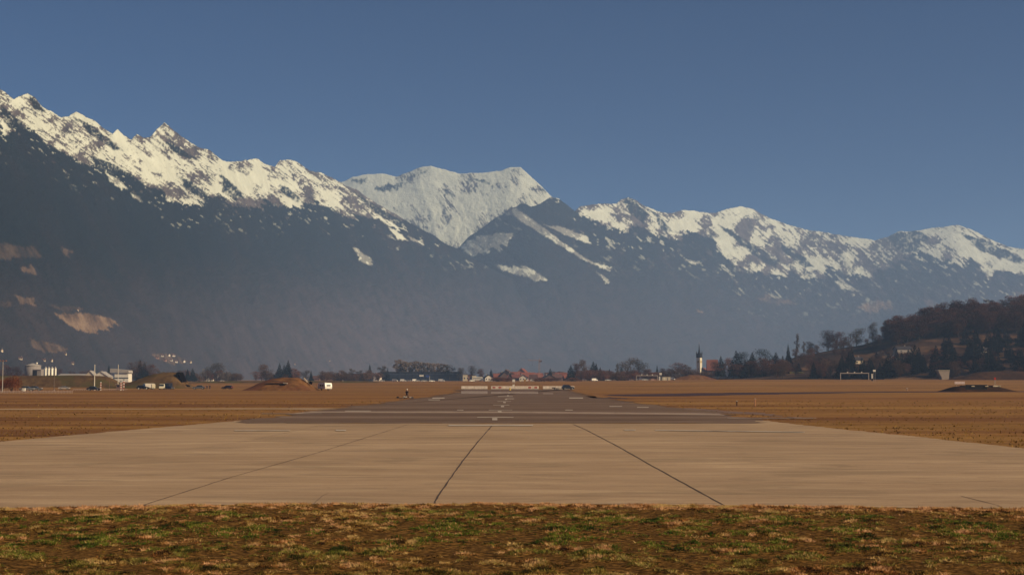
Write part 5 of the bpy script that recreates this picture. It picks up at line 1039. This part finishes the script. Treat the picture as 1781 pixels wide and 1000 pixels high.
t = thing("hydrant", P(517.5, 677), "small white dome-topped hydrant at the foot of the long mound", "hydrant"); MB().lathe([(0.22, 0), (0.25, 0.1), (0.2, 0.5), (0.26, 0.6), (0.2, 0.75), (0.05, 0.85)], (0, 0, 0), 16).build("body", WHITE, t, smoothed=True)
tree(20, 651, 395, "bush_orange", "big rounded orange willow shrub at the left edge", None, 0.95); tree(2, 655, 400, "bush_orange", "orange willow shrub cut by the left edge of the photo", None, 1.0)

# platform on the dark mound
s = 380 / F; t = thing("platform", at(1714, 384), "long black platform with railings lying on the dark mound at the right", "platform"); zb = 8.5 * s
MB().box(-34 * s, 26 * s, 0.5, 5.5, zb, zb + 2.6 * s).build("deck", BLACK, t); MB().box(-34 * s, 4 * s, 0.35, 0.6, zb - 4.5 * s, zb + 4.3 * s).build("front_panel", BLACK, t)
for x in (-24, 0, 22): MB().box(x * s, x * s + 0.9, 0.1, 0.34, zb + 0.9 * s, zb + 2.2 * s, 0.03).build("light_box", CREAMP, t)
MB().box(14 * s, 27 * s, 0.1, 0.4, zb + 0.6 * s, zb + 2.8 * s, 0.03).build("pale_end_panel", CREAMP, t)
for i in range(7): MB().box((6 + i * 3) * s, (6.5 + i * 3) * s, 0.3, 0.4, zb + 2.6 * s, zb + 4.4 * s).build("rail_post", M("railing_red", (0.14, 0.03, 0.025), 0.6), t)
signboard(1669.5, 663.4, 667.8, 400, 18, "long pale pink board left of the dark platform", M("pink_white", (0.70, 0.50, 0.42), 0.6))
signboard(1731, 656.5, 660.5, 470, 3.4, "small red board with white top above the dark platform", M("signal_red", (0.42, 0.03, 0.02), 0.6))

# ------------------------------------------------------------------ people
SKIN = M("skin", (0.45, 0.27, 0.19), 0.6)
def skinned(name, joints, bones, mat, parent, sub=1):
    me = bpy.data.meshes.new(name); ks = list(joints); idx = {k: i for i, k in enumerate(ks)}
    me.from_pydata([joints[k][0] for k in ks], [(idx[a], idx[b]) for a, b in bones], []); me.materials.append(mat)
    o = link_mesh(name, me, parent); md = o.modifiers.new("skin", 'SKIN')
    if not me.skin_vertices: me.attributes.new("skin", 'FLOAT', 'POINT') if False else None
    lay = me.skin_vertices[0].data if me.skin_vertices else None
    if lay:
        for i, k in enumerate(ks): r_ = joints[k][1]; lay[i].radius = (r_, r_); lay[i].use_root = (i == 0)
    md.use_smooth_shade = True; ss = o.modifiers.new("sub", 'SUBSURF'); ss.levels = sub; ss.render_levels = sub; return o
def figure(loc, rz, label, jacket, trousers, hat, straddle=0.0, k=1.0, name="person"):
    t = thing(name, loc, label, "person", None, rz); t.scale = (k,) * 3; f = straddle
    J = {"pel": ((0, 0, 0.95), 0.13), "wst": ((0, 0, 1.08), 0.12), "chs": ((0, -0.02, 1.32), 0.15), "nck": ((0, -0.02, 1.48), 0.055), "hd0": ((0, -0.03, 1.58), 0.085), "hd1": ((0, -0.03, 1.68), 0.095)}
    B = [("pel", "wst"), ("wst", "chs"), ("chs", "nck"), ("nck", "hd0"), ("hd0", "hd1")]
    for s_, n in ((-1, "l"), (1, "r")):
        J["sh" + n] = ((0.19 * s_, 0, 1.40), 0.06); J["el" + n] = ((0.27 * s_, 0.0, 1.13), 0.045); J["wr" + n] = ((0.22 * s_, -0.18, 0.95), 0.03); J["pm" + n] = ((0.21 * s_, -0.24, 0.90), 0.032)
        J["hp" + n] = ((0.10 * s_, 0, 0.90), 0.095); J["kn" + n] = (((0.11 + f * 0.6) * s_, -0.05, 0.50), 0.062); J["an" + n] = (((0.11 + f) * s_, 0.02, 0.09), 0.042); J["to" + n] = (((0.12 + f) * s_, -0.16, 0.04), 0.035)
        B += [("chs", "sh" + n), ("sh" + n, "el" + n), ("el" + n, "wr" + n), ("wr" + n, "pm" + n), ("pel", "hp" + n), ("hp" + n, "kn" + n), ("kn" + n, "an" + n), ("an" + n, "to" + n)]
        for i, (dx, ln) in enumerate(((-0.025, 0.075), (-0.009, 0.085), (0.008, 0.08), (0.024, 0.065))):
            J["f%d%s" % (i, n)] = ((0.21 * s_ + dx, -0.24 - ln * 0.7, 0.90 - ln * 0.5), 0.009); B.append(("pm" + n, "f%d%s" % (i, n)))
        J["th" + n] = ((0.21 * s_ - 0.045 * s_, -0.25, 0.89), 0.010); B.append(("pm" + n, "th" + n))
    skinned("body", J, B, SKIN, t)
    jk = {q: (J[q][0], J[q][1] + 0.025) for q in ("wst", "pel", "chs", "shl", "shr", "ell", "elr", "wrl", "wrr")}
    skinned("jacket", jk, [("pel", "wst"), ("wst", "chs"), ("chs", "shl"), ("chs", "shr"), ("shl", "ell"), ("shr", "elr"), ("ell", "wrl"), ("elr", "wrr")], jacket, t)
    tr = {q: (J[q][0], J[q][1] + 0.02) for q in ("pel", "hpl", "hpr", "knl", "knr", "anl", "anr")}
    skinned("trousers", tr, [("pel", "hpl"), ("pel", "hpr"), ("hpl", "knl"), ("hpr", "knr"), ("knl", "anl"), ("knr", "anr")], trousers, t)
    MB().lathe([(0.102, 1.62), (0.112, 1.68), (0.10, 1.76), (0.05, 1.80)], (0, -0.03, 0), 16).build("hat", hat, t, smoothed=True)
    for s_ in (-1, 1): MB().lathe([(0.011, -0.006), (0.011, 0.006)], (0.033 * s_, -0.122, 1.615), 8).build("eye", BLACK, t); MB().box(0.095 * s_ - 0.01, 0.095 * s_ + 0.01, -0.05, 0.0, 1.57, 1.64, 0.004).build("ear", SKIN, t)
    MB().prism([(-0.013, 1.57), (0.013, 1.57), (0.006, 1.62), (-0.006, 1.62)], -0.145, -0.11).build("nose", SKIN, t); MB().box(-0.025, 0.025, -0.125, -0.11, 1.545, 1.552).build("mouth", M("lip", (0.3, 0.1, 0.08), 0.6), t)
    return t
DK = M("dark_jacket", (0.02, 0.016, 0.018), 0.8); TR = M("charcoal_trousers", (0.025, 0.022, 0.026), 0.85)
b = P(708, 692.8)
figure(b, -0.5, "person in dark jacket and white cap standing astride the low cart at the runway edge", DK, TR, WHITE, 0.16, 0.99)
t = thing("low_cart", b + Vector((0.15, 0, 0)), "low white and black four-wheeled cart on the grass edge between the person's feet", "cart", None, -0.12)
MB().prism([(-0.85, 0.12), (-0.8, 0.34), (-0.3, 0.36), (-0.2, 0.22), (0.8, 0.18), (0.95, 0.12)], -0.12, 0.12).build("chassis", BLACK, t)
MB().prism([(-0.9, 0.2), (-0.75, 0.42), (-0.2, 0.36), (-0.1, 0.2)], -0.3, -0.13).build("side_pod", WHITE, t); MB().prism([(0.35, 0.15), (0.4, 0.3), (0.85, 0.28), (0.9, 0.15)], -0.3, -0.13).build("side_pod", WHITE, t)
for x in (-0.7, 0.85):
    for y in (-0.42, 0.42): wheel(t, x, y, 0.15, 0.13)
t = thing("holdall", P(691.8, 692.2), "small dark bag lying on the grass left of the person with the cart", "bag"); MB().box(-0.26, 0.26, -0.14, 0.14, 0, 0.28, 0.07).build("body", DK, t); MB().tube((-0.12, 0, 0.28), (0, 0, 0.36), 0.012).tube((0, 0, 0.36), (0.12, 0, 0.28), 0.012).build("handle", BLACK, t)
t = thing("tool_box", P(697.2, 693.3), "flat dark case on the grass between the bag and the cart", "case"); MB().box(-0.3, 0.3, -0.15, 0.15, 0, 0.13, 0.02).build("body", BLACK, t); MB().box(-0.1, 0.1, -0.02, 0.02, 0.13, 0.17).build("handle", STEEL, t)
figure(at(360, 482), 0.3, "person in dark clothes standing right of the grey car, left one of two", DK, TR, DK, 0, 0.95); figure(at(365, 484), -0.4, "person in brown jacket, right one of the two by the grey car", M("brown_jacket", (0.09, 0.04, 0.025), 0.8), TR, DK, 0.03, 0.98)
# ------------------------------------------------------------------ haze
hz = MB().box(-7000, 7000, -500, 9100, -10, 940)
hm = bpy.data.materials.new("valley_haze"); hm.use_nodes = True; ht = hm.node_tree
for nd in list(ht.nodes):
    if nd.type == 'BSDF_PRINCIPLED': ht.nodes.remove(nd)
pv = ht.nodes.new("ShaderNodeVolumePrincipled"); pv.inputs["Color"].default_value = (0.40, 0.62, 1.0, 1)
pv.inputs["Density"].default_value = 0.000115; pv.inputs["Anisotropy"].default_value = 0.0
ht.links.new(pv.outputs[0], ht.nodes["Material Output"].inputs["Volume"])
haze = hz.build("haze", hm); tag(haze, kind="stuff")
